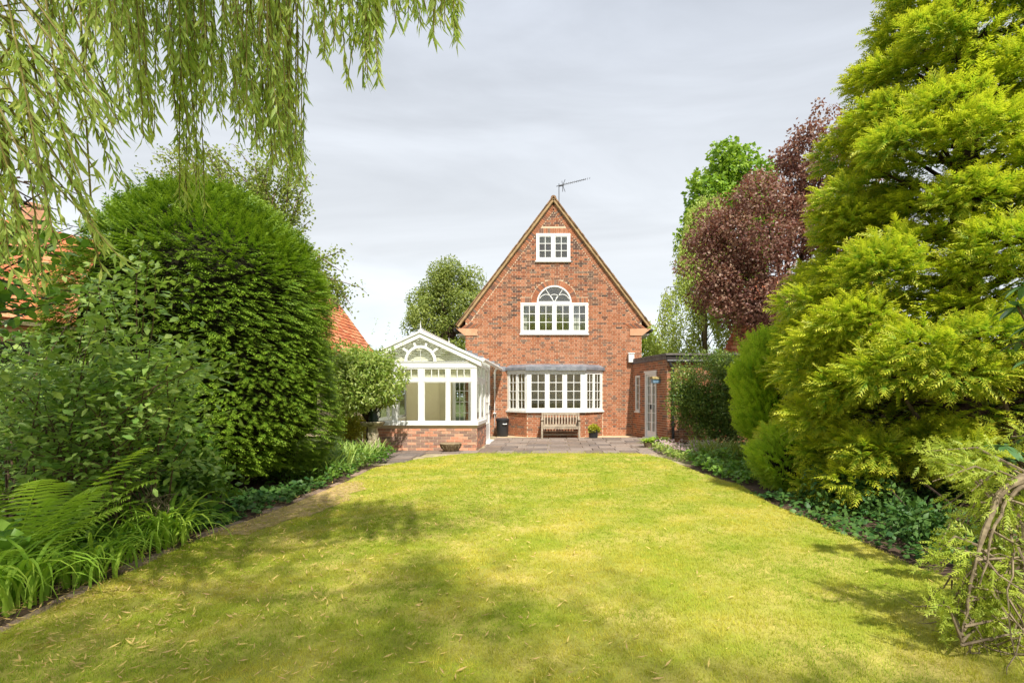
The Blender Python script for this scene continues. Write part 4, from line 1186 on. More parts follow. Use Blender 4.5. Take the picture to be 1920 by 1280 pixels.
# ------------------------------------------------------------------ trees and shrubs
def conifer_pads(cl, tm, pads, per, size, up_tilt=.25, droop_tilt=-.05, tint0=.3, tint1=.9):
    """pads: list of (centre, outward dir, length, width, thickness): flat feathery boughs"""
    for c, o, L, W, H in pads:
        o = np.asarray(o, float); side = unit(np.cross(o, [0, 0, 1.])); n = int(per * L * W * 4)
        t = rng.random(n) ** .65; s = (rng.random(n) * 2 - 1)
        wid = W * np.sin(np.pi * np.clip(t * .85 + .12, 0, 1)) ** .7
        hh = H * (1 - (s ** 2)) * np.sin(np.pi * np.clip(.15 + t * .75, 0, 1))
        lv = rng.random(n) ** .5
        p = np.asarray(c) + o * (t * L)[:, None] + side * (s * wid)[:, None] + np.array([0, 0, 1.]) * (hh * (lv * 1.3 - .3) - .22 * L * t ** 2)[:, None]
        ax = o[None] * 1.0 + side * (s * .75)[:, None] + np.array([0, 0, 1.]) * (up_tilt * lv - .18 * t + droop_tilt)[:, None]
        ax = jit(ax, .22); nr = jit(np.tile([0, 0, 1.], (n, 1)) - .25 * o, .28)
        tint = np.clip(tint0 + (tint1 - tint0) * lv * (.35 + .65 * t) + rng.normal(size=n) * .12 + rng.normal() * .10, 0, 1)  # upper sprays yellower: lit bough tops painted into the tint
        cl.add(tm, p, ax, nr, size * (.65 + .7 * rng.random(n)), tint)

# -- the big golden conifer on the right
gold = thing('golden_conifer', 'huge golden green conifer with layered feathery boughs filling the right of the garden', 'conifer tree', (6.25, 8.2, 0))
trunk(gold, [(6.25, 8.2, -.1), (6.2, 8.15, 1.5), (6.25, 8.1, 5), (6.3, 8.1, 10.6)], [.30, .25, .17, .03], 'bark_dk')
def cone_r(z): return np.interp(z, [0, 1.2, 2.3, 3.6, 5.5, 7.5, 10.2, 11.2], [2.3, 2.62, 2.55, 2.12, 1.55, .88, .28, .05])
pads = []; lb = []
z = .55
while z < 10.8:
    nA = max(5, int(cone_r(z) * 7.0))
    a0 = rng.random() * 6.28
    for i in range(nA):
        a = a0 + 6.283 * i / nA + rng.normal() * .14; zz = z + rng.normal() * .14
        d = np.array([math.cos(a), math.sin(a), 0]); front = -d[1] * .8 - d[0] * .5
        # the lowest boughs towards the camera on the inner side are gone: dark hollow with bare limbs
        if zz < 1.75 and d[1] < -.3 and d[0] > -.45: continue
        if front < -.75 and rng.random() < .4: continue
        rr = float(cone_r(zz)) * (.84 + .20 * rng.random()); L = min(rr * .75, 1.0 + .45 * rng.random())
        o = unit(np.array([d[0], d[1], .16 + rng.normal() * .10])); c = np.array([6.25, 8.2, zz]) + d * (rr - L)
        pads.append((c, o, L, .38 * L + .22, .36 + .22 * rng.random())); lb.append((c, o, L, zz))
    z += .36
cl = Cloud(); tm = spray_tmpl(4, .070, .42, .30, 46)
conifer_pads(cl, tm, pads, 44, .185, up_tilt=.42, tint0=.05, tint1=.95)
# rounded billows of young growth over the bough ends; sunlit tops put into the tint
bil = []
for k in range(210):
    z_ = .5 + 9.6 * rng.random() ** 1.15; a = rng.random() * 6.28; d = np.array([math.cos(a), math.sin(a), 0.])
    if d[1] > .5 and rng.random() < .6: continue
    if z_ < 1.9 and d[1] < -.2 and d[0] > -.45: continue
    bil.append((np.array([6.25, 8.2, z_]) + d * float(cone_r(z_)) * rng.uniform(.84, 1.06), (.26 + .26 * rng.random()) * (1.0 if z_ < 6 else .8), d))
for px_, py_, Y_, r_ in ((1515, 700, 7.5, .40), (1550, 640, 7.3, .42), (1530, 785, 7.3, .38), (1590, 725, 6.9, .44), (1610, 835, 6.9, .36), (1575, 890, 7.1, .32), (1660, 700, 6.3, .42), (1730, 655, 6.1, .42), (1790, 700, 5.9, .38), (1605, 600, 6.9, .44), (1850, 640, 5.9, .42), (1540, 850, 7.4, .3), (1600, 905, 6.6, .28), (1640, 850, 6.5, .32), (1572, 935, 6.9, .24), (1530, 915, 7.3, .22)):
    p_ = np.array([*at(px_, py_, Y_)]); d = p_ - np.array([6.25, 8.2, p_[2]]); bil.append((p_, r_, d / np.linalg.norm(d)))
tb_ = spray_tmpl(5, .058, .40, .35, 44)
for c, r_, d in bil:
    n = int(1250 * r_ * r_); nn = rdir(n * 2); nn = nn[(nn @ (d * .8 + np.array([0, 0, .6]))) > -.35][:n]; n = len(nn)
    P = c + nn * np.array([1.15, 1.15, .72]) * r_ * (.45 + .5 * rng.random((n, 1)))
    b0_ = .12 + .62 * rng.random()
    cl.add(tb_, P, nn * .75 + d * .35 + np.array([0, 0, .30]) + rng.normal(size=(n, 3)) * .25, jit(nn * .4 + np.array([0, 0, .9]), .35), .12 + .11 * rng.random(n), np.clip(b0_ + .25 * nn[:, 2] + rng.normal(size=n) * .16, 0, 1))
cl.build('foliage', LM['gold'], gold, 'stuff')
mb = MB()
for i, (c, o, L, zz) in enumerate(lb):
    b0 = Vector((6.24, 8.17, max(.2, zz - .25))); c = Vector(c); o = Vector(o)
    mb.tube([b0, b0.lerp(c, .6) + Vector((0, 0, -.06)), c + o * L * .35, c + o * L * .8], [.045, .035, .022, .006], 5)
mb.build('branch', M['bark_dk'], gold, kind='stuff')
for pts, r in (([(6.1, 7.9, .1), (5.6, 7.2, .30), (5.1, 6.9, .62), (4.7, 6.75, 1.0), (4.45, 6.75, 1.4)], [.10, .08, .06, .045, .02]), ([(6.2, 7.8, .5), (5.9, 6.9, .85), (5.5, 6.4, 1.0), (5.2, 6.2, 1.5)], [.08, .06, .04, .02]),
               ([(6.2, 7.8, .9), (6.1, 6.6, 1.25), (5.8, 5.7, 1.5)], [.08, .06, .03]), ([(6.0, 7.9, .3), (5.0, 7.4, .7), (4.3, 7.0, 1.2)], [.08, .06, .02])):
    trunk(gold, pts, r, 'bark', 'limb')

# -- the big clipped evergreen on the left
hc = np.array([-5.72, 8.85, 0.])
ev = thing('clipped_evergreen', 'tall dome shaped clipped dark green conifer on the left of the lawn', 'evergreen tree', tuple(hc))
def hedge_surf(n, k=1.0):
    a = rng.random(n) * 2 * np.pi; z = rng.random(n)
    # profile: straight sides, rounded shoulders, pointed dome
    zz = .30 + 4.55 * z
    pr = np.where(z < .55, 1.0 - .10 * (z / .55 - .55) ** 2, 0.0); t = np.clip((z - .55) / .45, 0, 1); pr = np.where(z >= .55, .98 * np.sqrt(np.clip(1 - t ** 1.6, 0, 1)), pr)
    pr = pr * np.where(z < .14, .80 + .20 * np.sqrt(np.clip(z / .14, 0, 1)), 1)
    lump = 1 + .035 * np.sin(3 * a + 1.3 * zz) + .03 * np.sin(5 * a - 2.1 * zz + 1) + .02 * np.sin(9 * a + 4 * zz)
    e = 2.25
    ca_, sa_ = np.cos(a), np.sin(a); rr = (np.abs(ca_) ** e + np.abs(sa_) ** e) ** (-1 / e)
    P = np.stack([hc[0] + 1.82 * k * pr * lump * rr * ca_, hc[1] + 1.85 * k * pr * lump * rr * sa_, zz], 1)
    o = unit(np.stack([ca_, sa_, np.where(z > .6, t * 1.2, .0)], 1))
    return P, o, z, a
n = 29000
P, o, z, a = hedge_surf(n); P = P - o * (rng.random(n) ** 2 * .22)[:, None] + o * ((rng.random(n) < .06) * .07 + (rng.random(n) < .010) * .16)[:, None]
lay = .085 + .02 * np.sin(5 * a); P[:, 2] = np.where(z < .93, np.round(P[:, 2] / lay + .4 * np.sin(2.7 * a)) * lay - .4 * lay * np.sin(2.7 * a) + rng.normal(size=n) * .016, P[:, 2])
tang = unit(np.cross(np.array([0, 0, 1.]), o))
ax = o * .62 + tang * (rng.normal(size=n) * .38 + .25 * np.sin(3 * P[:, 2]))[:, None] + np.array([0, 0, 1.]) * (rng.normal(size=n) * .10 - .02)[:, None]
ax = np.where((z > .75)[:, None], ax + np.array([0, 0, .5]), ax)
nr = jit(np.tile([0, 0, 1.], (n, 1)) + .35 * o, .24)
cl = Cloud(); cl.add(spray_tmpl(4, .055, .34, .25, 36), P, ax, nr, .09 + .13 * rng.random(n), np.clip(.33 + .25 * np.sin(2.3 * P[:, 2] + 4 * a) * np.sin(3.1 * a) + rng.normal(size=n) * .22, 0, 1))
cl.build('foliage', LM['hedge'], ev, 'stuff')
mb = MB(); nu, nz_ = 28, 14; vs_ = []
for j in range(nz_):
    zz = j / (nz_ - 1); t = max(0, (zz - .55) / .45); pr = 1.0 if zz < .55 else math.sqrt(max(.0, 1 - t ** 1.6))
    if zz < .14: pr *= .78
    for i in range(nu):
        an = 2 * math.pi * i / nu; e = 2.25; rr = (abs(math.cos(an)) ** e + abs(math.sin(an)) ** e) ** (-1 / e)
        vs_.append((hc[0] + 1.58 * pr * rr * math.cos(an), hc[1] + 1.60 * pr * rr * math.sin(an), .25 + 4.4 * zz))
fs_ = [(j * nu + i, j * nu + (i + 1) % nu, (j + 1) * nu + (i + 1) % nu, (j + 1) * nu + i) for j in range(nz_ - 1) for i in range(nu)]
mb.add(vs_, fs_); mb.build('twig_shade_core', M['core'], ev)
trunk(ev, [(hc[0], hc[1], -.1), (hc[0], hc[1], 1.2)], [.3, .26], 'bark_dk')
for i in range(6):
    an = -2.4 + i * .38; trunk(ev, [(hc[0] + .5 * math.cos(an), hc[1] + .5 * math.sin(an), -.05), (hc[0] + 1.2 * math.cos(an), hc[1] + 1.2 * math.sin(an), .35), (hc[0] + 1.5 * math.cos(an), hc[1] + 1.5 * math.sin(an), .9)], [.05, .04, .02], 'bark_dk', 'stem')

def leafy(parent, mat, blobs, n_per, size, tm, kindname='foliage', hang=0.0, out=.8, jitter=.5, tv=(.5, .25), inner=.5, szv=.6):
    cl = Cloud()
    for c, r in blobs:
        r = np.asarray(r, float) * np.ones(3); n = int(n_per * 31 * (r[0] * r[1] * r[2]) ** (2 / 3) / size ** 2)
        if n < 3: continue
        P, d = blob_points(c, r, n, inner)
        ax = d * out + np.array([0, 0, -hang]) + rng.normal(size=(n, 3)) * jitter
        nr = jit(d + np.array([0, 0, .5]), .5)
        cl.add(tm, P, ax, nr, size * (1 - szv / 2 + szv * rng.random(n)), np.clip(tv[0] + rng.normal(size=n) * tv[1] + rng.normal() * .12, 0, 1))
    return cl.build(kindname, LM[mat], parent, 'stuff')

def clumps(c, r, n, cr, flat=.8, inner=.45, zmin=None):
    P, d = blob_points(c, np.asarray(r) - cr * .5, n, inner)
    return [(p, np.array([1, 1, flat]) * cr * (.65 + .7 * rng.random())) for p in P if zmin is None or p[2] > zmin]

def limbs(parent, base, blobs, r0, mat='bark', name='limb', k=14, split=.45):
    base = Vector(base)
    step = max(1, len(blobs) // k)
    for c, r in blobs[::step]:
        c = Vector(c); m1 = base.lerp(c, split) + Vector((0, 0, .12 * (c - base).length)) + Vector(rng.normal(size=3) * .08)
        trunk(parent, [base, m1, c], [r0, r0 * .55, r0 * .12], mat, name, 5)

L1_ = leaf_tmpl(.30, .07, .10); LR = leaf_tmpl(.40, .08, .12); LN = leaf_tmpl(.16, .05, .2); LS = leaf_tmpl(.26, .06, .15)

# -- purple leaved tree
pt_ = thing('purple_tree', 'dark purple leaved tree rising behind the golden conifer', 'tree', (8.7, 20, 0))
trunk(pt_, [(8.7, 20, -.1), (8.65, 19.95, 2.0), (8.8, 20, 4.5)], [.22, .18, .12], 'bark_dk')
bl = clumps((6.2, 19.8, 6.6), (1.0, .9, 2.2), 16, .6, .9, .3) + clumps((8.5, 20, 6.0), (3.5, 2.6, 4.1), 85, .72, .8, .3) + clumps((8.5, 20, 6.8), (4.0, 3.0, 4.9), 34, .42, .8, .85, 4.2) + clumps((9.3, 20, 10.2), (1.3, 1.0, 1.3), 16, .36, .9, .5) + [(np.array([9.9, 20, 11.9]), np.array([.3, .3, .7])), (np.array([9.0, 19.9, 11.2]), np.array([.3, .3, .5]))] + clumps((10.2, 20, 9.4), (1.9, 1.8, 2.7), 30, .6, .9, .3) + [(np.array([10.5, 20, 11.6]), np.array([.45, .45, .8]))]
bl = [q for q in bl if not (q[0][2] > 8.0 + .95 * (q[0][0] - 5.6) and q[0][0] < 8.6)]
leafy(pt_, 'purple', bl, .43, .125, L1_, out=.6, jitter=.7, hang=.2)
limbs(pt_, (8.75, 20, 3.2), bl, .09, 'bark_dk')

# -- bright green chestnut behind
ch = thing('chestnut_tree', 'rounded bright green tree top showing above the purple tree', 'tree', (10.6, 31, 0))
trunk(ch, [(10.6, 31, -.1), (10.6, 31, 9)], [.35, .22])
bl = clumps((10.3, 31, 11.4), (2.9, 2.6, 4.8), 115, .75, .8, .5)
leafy(ch, 'chestnut', bl, .55, .25, LR, out=.6, jitter=.55, hang=.25); limbs(ch, (10.6, 31, 7), bl, .12)

# -- weeping birches
def birch(label, cx_, cy_, ztop, zlow, rad, n, seed, mat='birch', lsz=.11):
    t = thing('birch_tree', label, 'tree', (cx_, cy_, 0))
    trunk(t, [(cx_, cy_, -.1), (cx_ + .1, cy_, ztop * .5), (cx_ - .05, cy_, ztop * .93)], [.16, .11, .03], 'twig_pale')
    cl = Cloud(); br = MB(); anc = [(rng.random() * 6.28, rng.random() ** .6, .16 + .84 * rng.random()) for _ in range(64)]
    for i in range(n):
        a, u, h_ = anc[i % 64]; a += rng.normal() * .22; u = abs(u + rng.normal() * .10)
        z0 = zlow + (ztop - zlow) * min(1, h_ + rng.normal() * .025); k_ = 1 - ((z0 - zlow) / (ztop - zlow)) ** 2.2 * .75
        rr = rad * u * k_; p0 = np.array([cx_ + rr * math.cos(a), cy_ + rr * math.sin(a), z0]); L = min(z0 - zlow * .8, .9 + 1.7 * rng.random())
        m_ = int(L * 46); tt = rng.random(m_)
        P = p0 + np.stack([.22 * math.cos(a) * tt * L + rng.normal(size=m_) * .09, .22 * math.sin(a) * tt * L + rng.normal(size=m_) * .09, -tt * L + rng.normal(size=m_) * .05], 1)
        ax = np.stack([rng.normal(size=m_) * .55, rng.normal(size=m_) * .55, -np.ones(m_)], 1)
        cl.add(L1_, P, ax, rdir(m_), lsz * (.7 + .6 * rng.random(m_)), np.clip(.5 + rng.normal(size=m_) * .22 + rng.normal() * .12, 0, 1))
        if i % 9 == 0: br.tube([(cx_, cy_, max(zlow * .8, z0 - rr * .7)), ((cx_ + p0[0]) / 2, (cy_ + p0[1]) / 2, z0 + .1), tuple(p0), tuple(p0 + np.array([0.1 * math.cos(a), .1 * math.sin(a), -L * .5]))], [.03, .02, .012, .004], 4)
    cl.build('foliage', LM[mat], t, 'stuff'); br.build('branch', M['bark_dk'], t, kind='stuff')
birch('pale green weeping birch hanging to the right of the house gable', 7.1, 25.5, 11.0, 1.6, 2.4, 540, 3)
ft = thing('feathery_tree', 'soft green rounded feathery tree standing left of the house behind the conservatory', 'tree', (-5.9, 29.5, 0))
trunk(ft, [(-5.9, 29.5, -.1), (-5.85, 29.5, 3), (-5.8, 29.5, 6.5)], [.2, .15, .07], 'bark_dk')
bl = clumps((-5.8, 29.5, 6.0), (2.35, 2.0, 3.0), 74, .62, 1.0, .4)
leafy(ft, 'back', bl, .5, .13, L1_, out=.5, jitter=.6, hang=.6); limbs(ft, (-5.88, 29.5, 2.8), bl, .07, 'bark_dk', k=24)

# -- low far greenery closing the gaps beside the house
for q, (c, r, lab, mt) in enumerate((((5.0, 31, 3.0), (2.2, 1.5, 3.0), 'distant green shrub just right of the house corner', 'birch'), ((-7.4, 33, 2.8), (3.4, 1.6, 2.6), 'distant green bush behind the conservatory roof', 'back'))):
    t = thing('distant_bush', lab, 'bush', (c[0], c[1], 0)); bl = clumps(c, r, 40, .8, .8, .3)
    leafy(t, mt, bl, .6, .22, L1_); limbs(t, (c[0], c[1], 0), bl, .08)

# -- boundary hedge on the left, added dark hedge on the right
def box_hedge(name, label, x0, x1, y0, y1, h, n, mat, size, tm, coremat='core'):
    t = thing(name, label, 'hedge', ((x0 + x1) / 2, (y0 + y1) / 2, 0))
    lx, ly = x1 - x0, y1 - y0; A = np.array([ly * h, ly * h, lx * h, lx * h, lx * ly]); f = rng.choice(5, n, p=A / A.sum()); u, v = rng.random(n), rng.random(n)
    P = np.zeros((n, 3)); o = np.zeros((n, 3))
    for k_, (px_, py_, pz_, on) in enumerate((((x0), None, 1, (-1, 0, 0)), (x1, None, 1, (1, 0, 0)), (None, y0, 1, (0, -1, 0)), (None, y1, 1, (0, 1, 0)), (None, None, 0, (0, 0, 1)))):
        s = f == k_
        P[s, 0] = px_ if px_ is not None else x0 + lx * u[s]
        P[s, 1] = py_ if py_ is not None else y0 + ly * (u[s] if px_ is not None else v[s])
        P[s, 2] = h * v[s] if pz_ else h
        o[s] = on
    P += o * (rng.normal(size=n) * .07)[:, None]
    cl = Cloud(); cl.add(tm, P, o * .5 + rdir(n) * .8, jit(o + np.array([0, 0, .4]), .5), size * (.7 + .6 * rng.random(n)), np.clip(.4 + rng.normal(size=n) * .25, 0, 1))
    cl.build('foliage', LM[mat], t, 'stuff')
    MB().box(x0 + .12, x1 - .12, y0 + .12, y1 - .12, -.05, h - .12).build('twig_shade_core', M[coremat], t)
box_hedge('hedge_row', 'dark clipped boundary hedge below the orange roofed house at the left edge', -13, -7.4, 10.2, 11.2, 2.62, 9000, 'privet', .075, LS)
box_hedge('hedge_row', 'hedge added for darkness behind the golden conifer trunk', 8.6, 9.6, -3, 15.5, 2.3, 12000, 'dark', .14, LS)  # added backing, keeps the gaps behind the conifer dark

# -- round pale shrub beside the conservatory
rs = thing('pale_shrub', 'rounded pale green small tree leaning over the bird bath beside the conservatory', 'small tree', (-4.5, 12.9, 0))
trunk(rs, [(-4.55, 12.95, 0), (-4.5, 12.9, .7), (-4.42, 12.8, 1.3)], [.06, .05, .04], 'bark_dk')
bl = clumps((-4.48, 12.7, 1.85), (.92, .8, .88), 46, .33, .8, .4) + clumps((-5.1, 13.0, 2.0), (.6, .5, .65), 22, .32, .9, .3) + clumps((-5.1, 12.9, 1.35), (.5, .4, .4), 12, .26, .9, .3)
leafy(rs, 'lime', bl, .6, .105, leaf_tmpl(.20, .06, .2), out=.7, jitter=.5, hang=.15, tv=(.45, .3)); limbs(rs, (-4.5, 12.9, .8), bl, .035, 'bark_dk', k=16)
sc_ = Cloud(); 
for x_, z_ in ((-4.05, 2.75), (-3.85, 2.55), (-4.35, 2.9), (-3.7, 2.45)):
    m_ = 18; tt = rng.random(m_); P = np.stack([x_ + .12 * tt + rng.normal(size=m_) * .02, 12.7 + rng.normal(size=m_) * .03, z_ + .42 * tt], 1)
    sc_.add(LN, P, rdir(m_) + np.array([.2, 0, .6]), rdir(m_), .05, rng.random(m_))
sc_.build('tall_shoot', LM['shrub'], rs, 'stuff')
# -- low yellow shrub in the raised bed
ys = thing('yellow_shrub', 'low yellow green shrub in the raised bed behind the sandy stone wall', 'shrub', (-5.2, 13.3, .3))
bl = clumps((-5.22, 13.35, .66), (.50, .5, .36), 24, .2, .8, .3); leafy(ys, 'yellow', bl, .7, .06, LS); limbs(ys, (-5.22, 13.35, .2), bl, .02, 'twig', 'stem', 8)

# -- dark shrub on the outhouse wall
ds = thing('wall_shrub', 'dark glossy evergreen shrub sprawling against the outhouse wall', 'shrub', (4.2, 15.0, 0))
trunk(ds, [(4.4, 15.2, 0), (4.35, 15.1, .8), (4.3, 15.0, 1.6)], [.07, .06, .04], 'bark_dk')
bl = clumps((4.35, 14.75, 1.75), (1.05, .7, 1.0), 70, .34, .9, .45) + clumps((3.75, 14.9, 1.15), (.65, .5, .65), 34, .26, .9, .4) + clumps((4.7, 14.6, .8), (.95, .5, .75), 40, .3, .9, .3) + clumps((4.0, 14.5, .55), (.6, .4, .35), 14, .22, .9, .3)
leafy(ds, 'dark', bl, .45, .075, leaf_tmpl(.2, .05, .12), out=.7, jitter=.5, tv=(.42, .28)); limbs(ds, (4.35, 15.1, .5), bl, .035, 'bark_dk', k=18)

# -- golden dome conifer (upright plates) and the low yew ball before it
gd = thing('golden_thuja', 'rounded golden green conifer dome left of the huge conifer', 'conifer', (4.85, 10.9, 0))
n = 9000; P, d = blob_points((4.85, 10.9, 1.5), (1.0, .95, 1.38), n, .72); P += d * (.13 * np.sin(6 * d[:, 0] + 4 * d[:, 2]) * np.sin(5 * d[:, 2] + 3 * d[:, 1]) + .06 * rng.normal(size=n))[:, None]; k = P[:, 2] > .12; P, d = P[k], d[k]; n = len(P)
cl = Cloud(); cl.add(spray_tmpl(4, .075, .36, .12, 40), P, d * .7 + np.array([0, 0, .75]) + rng.normal(size=(n, 3)) * .16, jit(np.cross(d, np.array([0, 0, 1.])) + 1e-3, .4), .15 + .12 * rng.random(n), np.clip(.45 + .2 * np.sin(7 * P[:, 2] + 9 * P[:, 0]) + rng.normal(size=n) * .2, 0, 1))
cl.build('foliage', LM['thuja'], gd, 'stuff'); trunk(gd, [(4.85, 10.9, -.05), (4.85, 10.9, 1.2)], [.12, .05], 'bark_dk')
MB().lathe([(.35, .15), (.70, .7), (.75, 1.4), (.5, 2.2), (.1, 2.6)], (4.85, 10.9, 0), 14).build('twig_shade_core', M['core'], gd)
yb = thing('yew_ball', 'low round yellow green bush at the right edge of the lawn', 'bush', (3.45, 8.25, 0))
n = 5200; P, d = blob_points((3.64, 8.3, .42), (.52, .55, .50), n, .78); P += d * (.09 * np.sin(7 * d[:, 0] + 5 * d[:, 2]) + .04 * rng.normal(size=n))[:, None]; k = P[:, 2] > .03; P, d = P[k], d[k]; n = len(P)
cl = Cloud(); cl.add(spray_tmpl(4, .06, .35, .1, 45), P, d + np.array([0, 0, .35]) + rng.normal(size=(n, 3)) * .3, rdir(n), .07 + .07 * rng.random(n), np.clip(.5 + .25 * d[:, 2] + rng.normal(size=n) * .2, 0, 1))
cl.build('foliage', LM['yew'], yb, 'stuff'); MB().lathe([(.2, .02), (.40, .3), (.36, .6), (.1, .78)], (3.64, 8.3, 0), 12).build('twig_shade_core', M['core'], yb)
# -- dark low branches and ferny filler between yew ball and conifer
uf = thing('undergrowth_shrub', 'dark leafy low shrub in the shade under the golden conifer', 'shrub', (4.4, 7.6, 0))
bl = clumps((4.35, 7.9, .5), (.75, .6, .5), 26, .25, .8, .3) + clumps((5.4, 7.4, .35), (.9, .5, .35), 16, .22, .8, .3) + clumps((3.75, 6.7, .22), (.55, .7, .28), 22, .2, .8, .3) + clumps((3.75, 5.2, .18), (.5, .8, .25), 20, .18, .8, .3)
leafy(uf, 'ivy', bl, .5, .07, LS); limbs(uf, (4.5, 7.8, 0), bl, .03, 'bark_dk', 'stem', 12)

# -- twiggy shrub behind the evergreen: thin arching shoots
ts = thing('twiggy_tree', 'sparse thin leaved tree poking out behind the top of the clipped evergreen', 'tree', (-6.2, 11.4, 0))
trunk(ts, [(-6.2, 11.4, -.1), (-6.15, 11.4, 2.2), (-6.0, 11.3, 4.4)], [.10, .08, .05], 'bark_dk')
cl = Cloud(); br = MB()
for i in range(84):
    a = Vector((-6.1 + rng.normal() * .3, 11.35 + rng.normal() * .2, 3.4 + 1.3 * rng.random()))
    px_, py_ = ((rng.uniform(470, 590), rng.uniform(285, 420)) if i % 3 == 0 else (rng.uniform(560, 690), rng.uniform(400, 590)) if i % 3 == 1 else (rng.uniform(265, 480), rng.uniform(270, 330)))
    e_ = at(px_, py_, 11.2 + rng.normal() * .3)
    if px_ > 580 and py_ < 380 + (px_ - 580) * 1.4: e_ = at(px_ - 40, 400 + (px_ - 580) * 1.5, 11.2)
    m1 = a.lerp(e_, .55) + Vector((0, 0, .25)); pts = [a, m1, e_ + Vector((0, 0, .03)), e_ + (e_ - m1) * .12 - Vector((0, 0, .05))]
    br.tube(pts, [.022, .012, .006, .003], 4)
    m_ = 150; tt = .35 + .67 * rng.random(m_); P = np.array([[*(a.lerp(m1, min(1, t / .55)) if t < .55 else m1.lerp(e_, (t - .55) / .45))] for t in tt]) + rng.normal(size=(m_, 3)) * .085
    cl.add(leaf_tmpl(.34, .05, .1), P, rdir(m_) + np.array([0, 0, .1]), rdir(m_), .05 + .035 * rng.random(m_), rng.random(m_))
cl.build('foliage', LM['back'], ts, 'stuff'); br.build('branch', M['twig'], ts, kind='stuff')
# ------------------------------------------------------------------ bird bath, planters and pots
bb = thing('bird_bath', 'weathered stone bird bath with wavy pedestal among plants at the lawn corner', 'bird bath', (-4.35, 12.75, 0))
MB().lathe([(.20, .0), (.21, .04), (.15, .09), (.12, .14), (.145, .21), (.155, .27), (.12, .35), (.105, .42), (.135, .50), (.14, .55), (.105, .64), (.12, .70)], (-4.35, 12.75, 0), 16).build('pedestal', M['birdbath'], bb, smooth=True)
MB().lathe([(.10, .702), (.22, .73), (.27, .78), (.29, .82), (.275, .835), (.25, .80), (.12, .765), (.01, .76)], (-4.35, 12.75, 0), 24).build('bowl', M['birdbath'], bb, smooth=True)
for i in range(7):
    a = -2.6 + i * .55; r_ = .145
    MB().tube([(-4.35 + r_ * math.cos(a + k * .5), 12.75 + r_ * math.sin(a + k * .5), .12 + .09 * k + .02 * i) for k in range(4)], [.02, .028, .024, .012], 5).build('relief', M['birdbath'], bb)
jg = thing('watering_jug', 'dark green jug with a looped handle standing on the bird bath', 'jug', (-4.33, 12.75, .80))
MB().lathe([(.10, .80), (.115, .83), (.12, .90), (.10, .98), (.085, 1.02), (.10, 1.08), (.09, 1.085), (.07, 1.03), (.01, 1.02)], (-4.33, 12.75, 0), 18).build('body', M['dkgreen'], jg, smooth=True)
MB().tube([(-4.25, 12.72, 1.06), (-4.19, 12.70, 1.09), (-4.14, 12.69, 1.04), (-4.15, 12.69, .96), (-4.22, 12.72, .91)], .013, 6).build('handle', M['dkgreen'], jg)

def planter(name, label, c, prof, mat, sx=1, sy=1, soil_r=None, soil_z=None):
    t = thing(name, label, 'planter', c); MB().lathe(prof, c, 20, sx, sy).build('pot', M[mat], t, smooth=True)
    if soil_r: MB().lathe([(soil_r, soil_z - .03), (soil_r, soil_z), (.01, soil_z + .01)], c, 16, sx, sy).build('soil', M['soil'], t)
    return t
pl = planter('stone_planter', 'shallow carved stone planter on the paving before the conservatory plinth', (-2.68, 13.75, .03), [(.17, 0), (.19, .03), (.22, .09), (.27, .15), (.285, .19), (.27, .20), (.24, .18), (.02, .175)], 'stone_old')
for i in range(14):
    a = 2 * math.pi * i / 14
    MB().tube([(-2.68 + r_ * math.cos(a), 13.75 + r_ * math.sin(a), .03 + z) for r_, z in ((.195, .04), (.235, .09), (.275, .15))], [.012, .022, .012], 5).build('flute', M['stone_old'], pl)
pp = planter('flower_pot', 'dark round pot with bright lime green plant right of the bench', (1.30, 17.95, .02), [(.14, 0), (.145, .02), (.165, .22), (.18, .25), (.175, .27), (.15, .25), (.02, .24)], 'black', soil_r=.15, soil_z=.245)
bl = clumps((1.30, 17.95, .34), (.24, .22, .14), 16, .1, .8, .3, .22); leafy(pp, 'yellow', bl, .8, .05, LR); limbs(pp, (1.3, 17.95, .24), bl, .008, 'twig_green', 'stem', 6)
for (c, lab, h, mt) in (((2.60, 14.75, .0), 'small brown planter of ferny green leaves at the paving corner by the outhouse', .30, 'fern'), ((2.95, 15.0, .0), 'small low pot with arching leaves against the outhouse downpipe', .34, 'lime')):
    t = planter('flower_pot', lab, c, [(.11, 0), (.14, .14), (.15, .16), (.13, .16), (.02, .15)], 'stone_old')
    n = 80; th = rng.random(n) * 6.28; cl = Cloud()
    cl.add(leaf_tmpl(.13, .04, .5, 4), np.tile([c[0], c[1], c[2] + .15], (n, 1)) + rng.normal(size=(n, 3)) * .04, np.stack([np.cos(th), np.sin(th), .4 + .8 * rng.random(n)], 1), np.tile([0, 0, 1.], (n, 1)), h * (.5 + .5 * rng.random(n)), rng.random(n))
    cl.build('foliage', LM[mt], t, 'stuff')

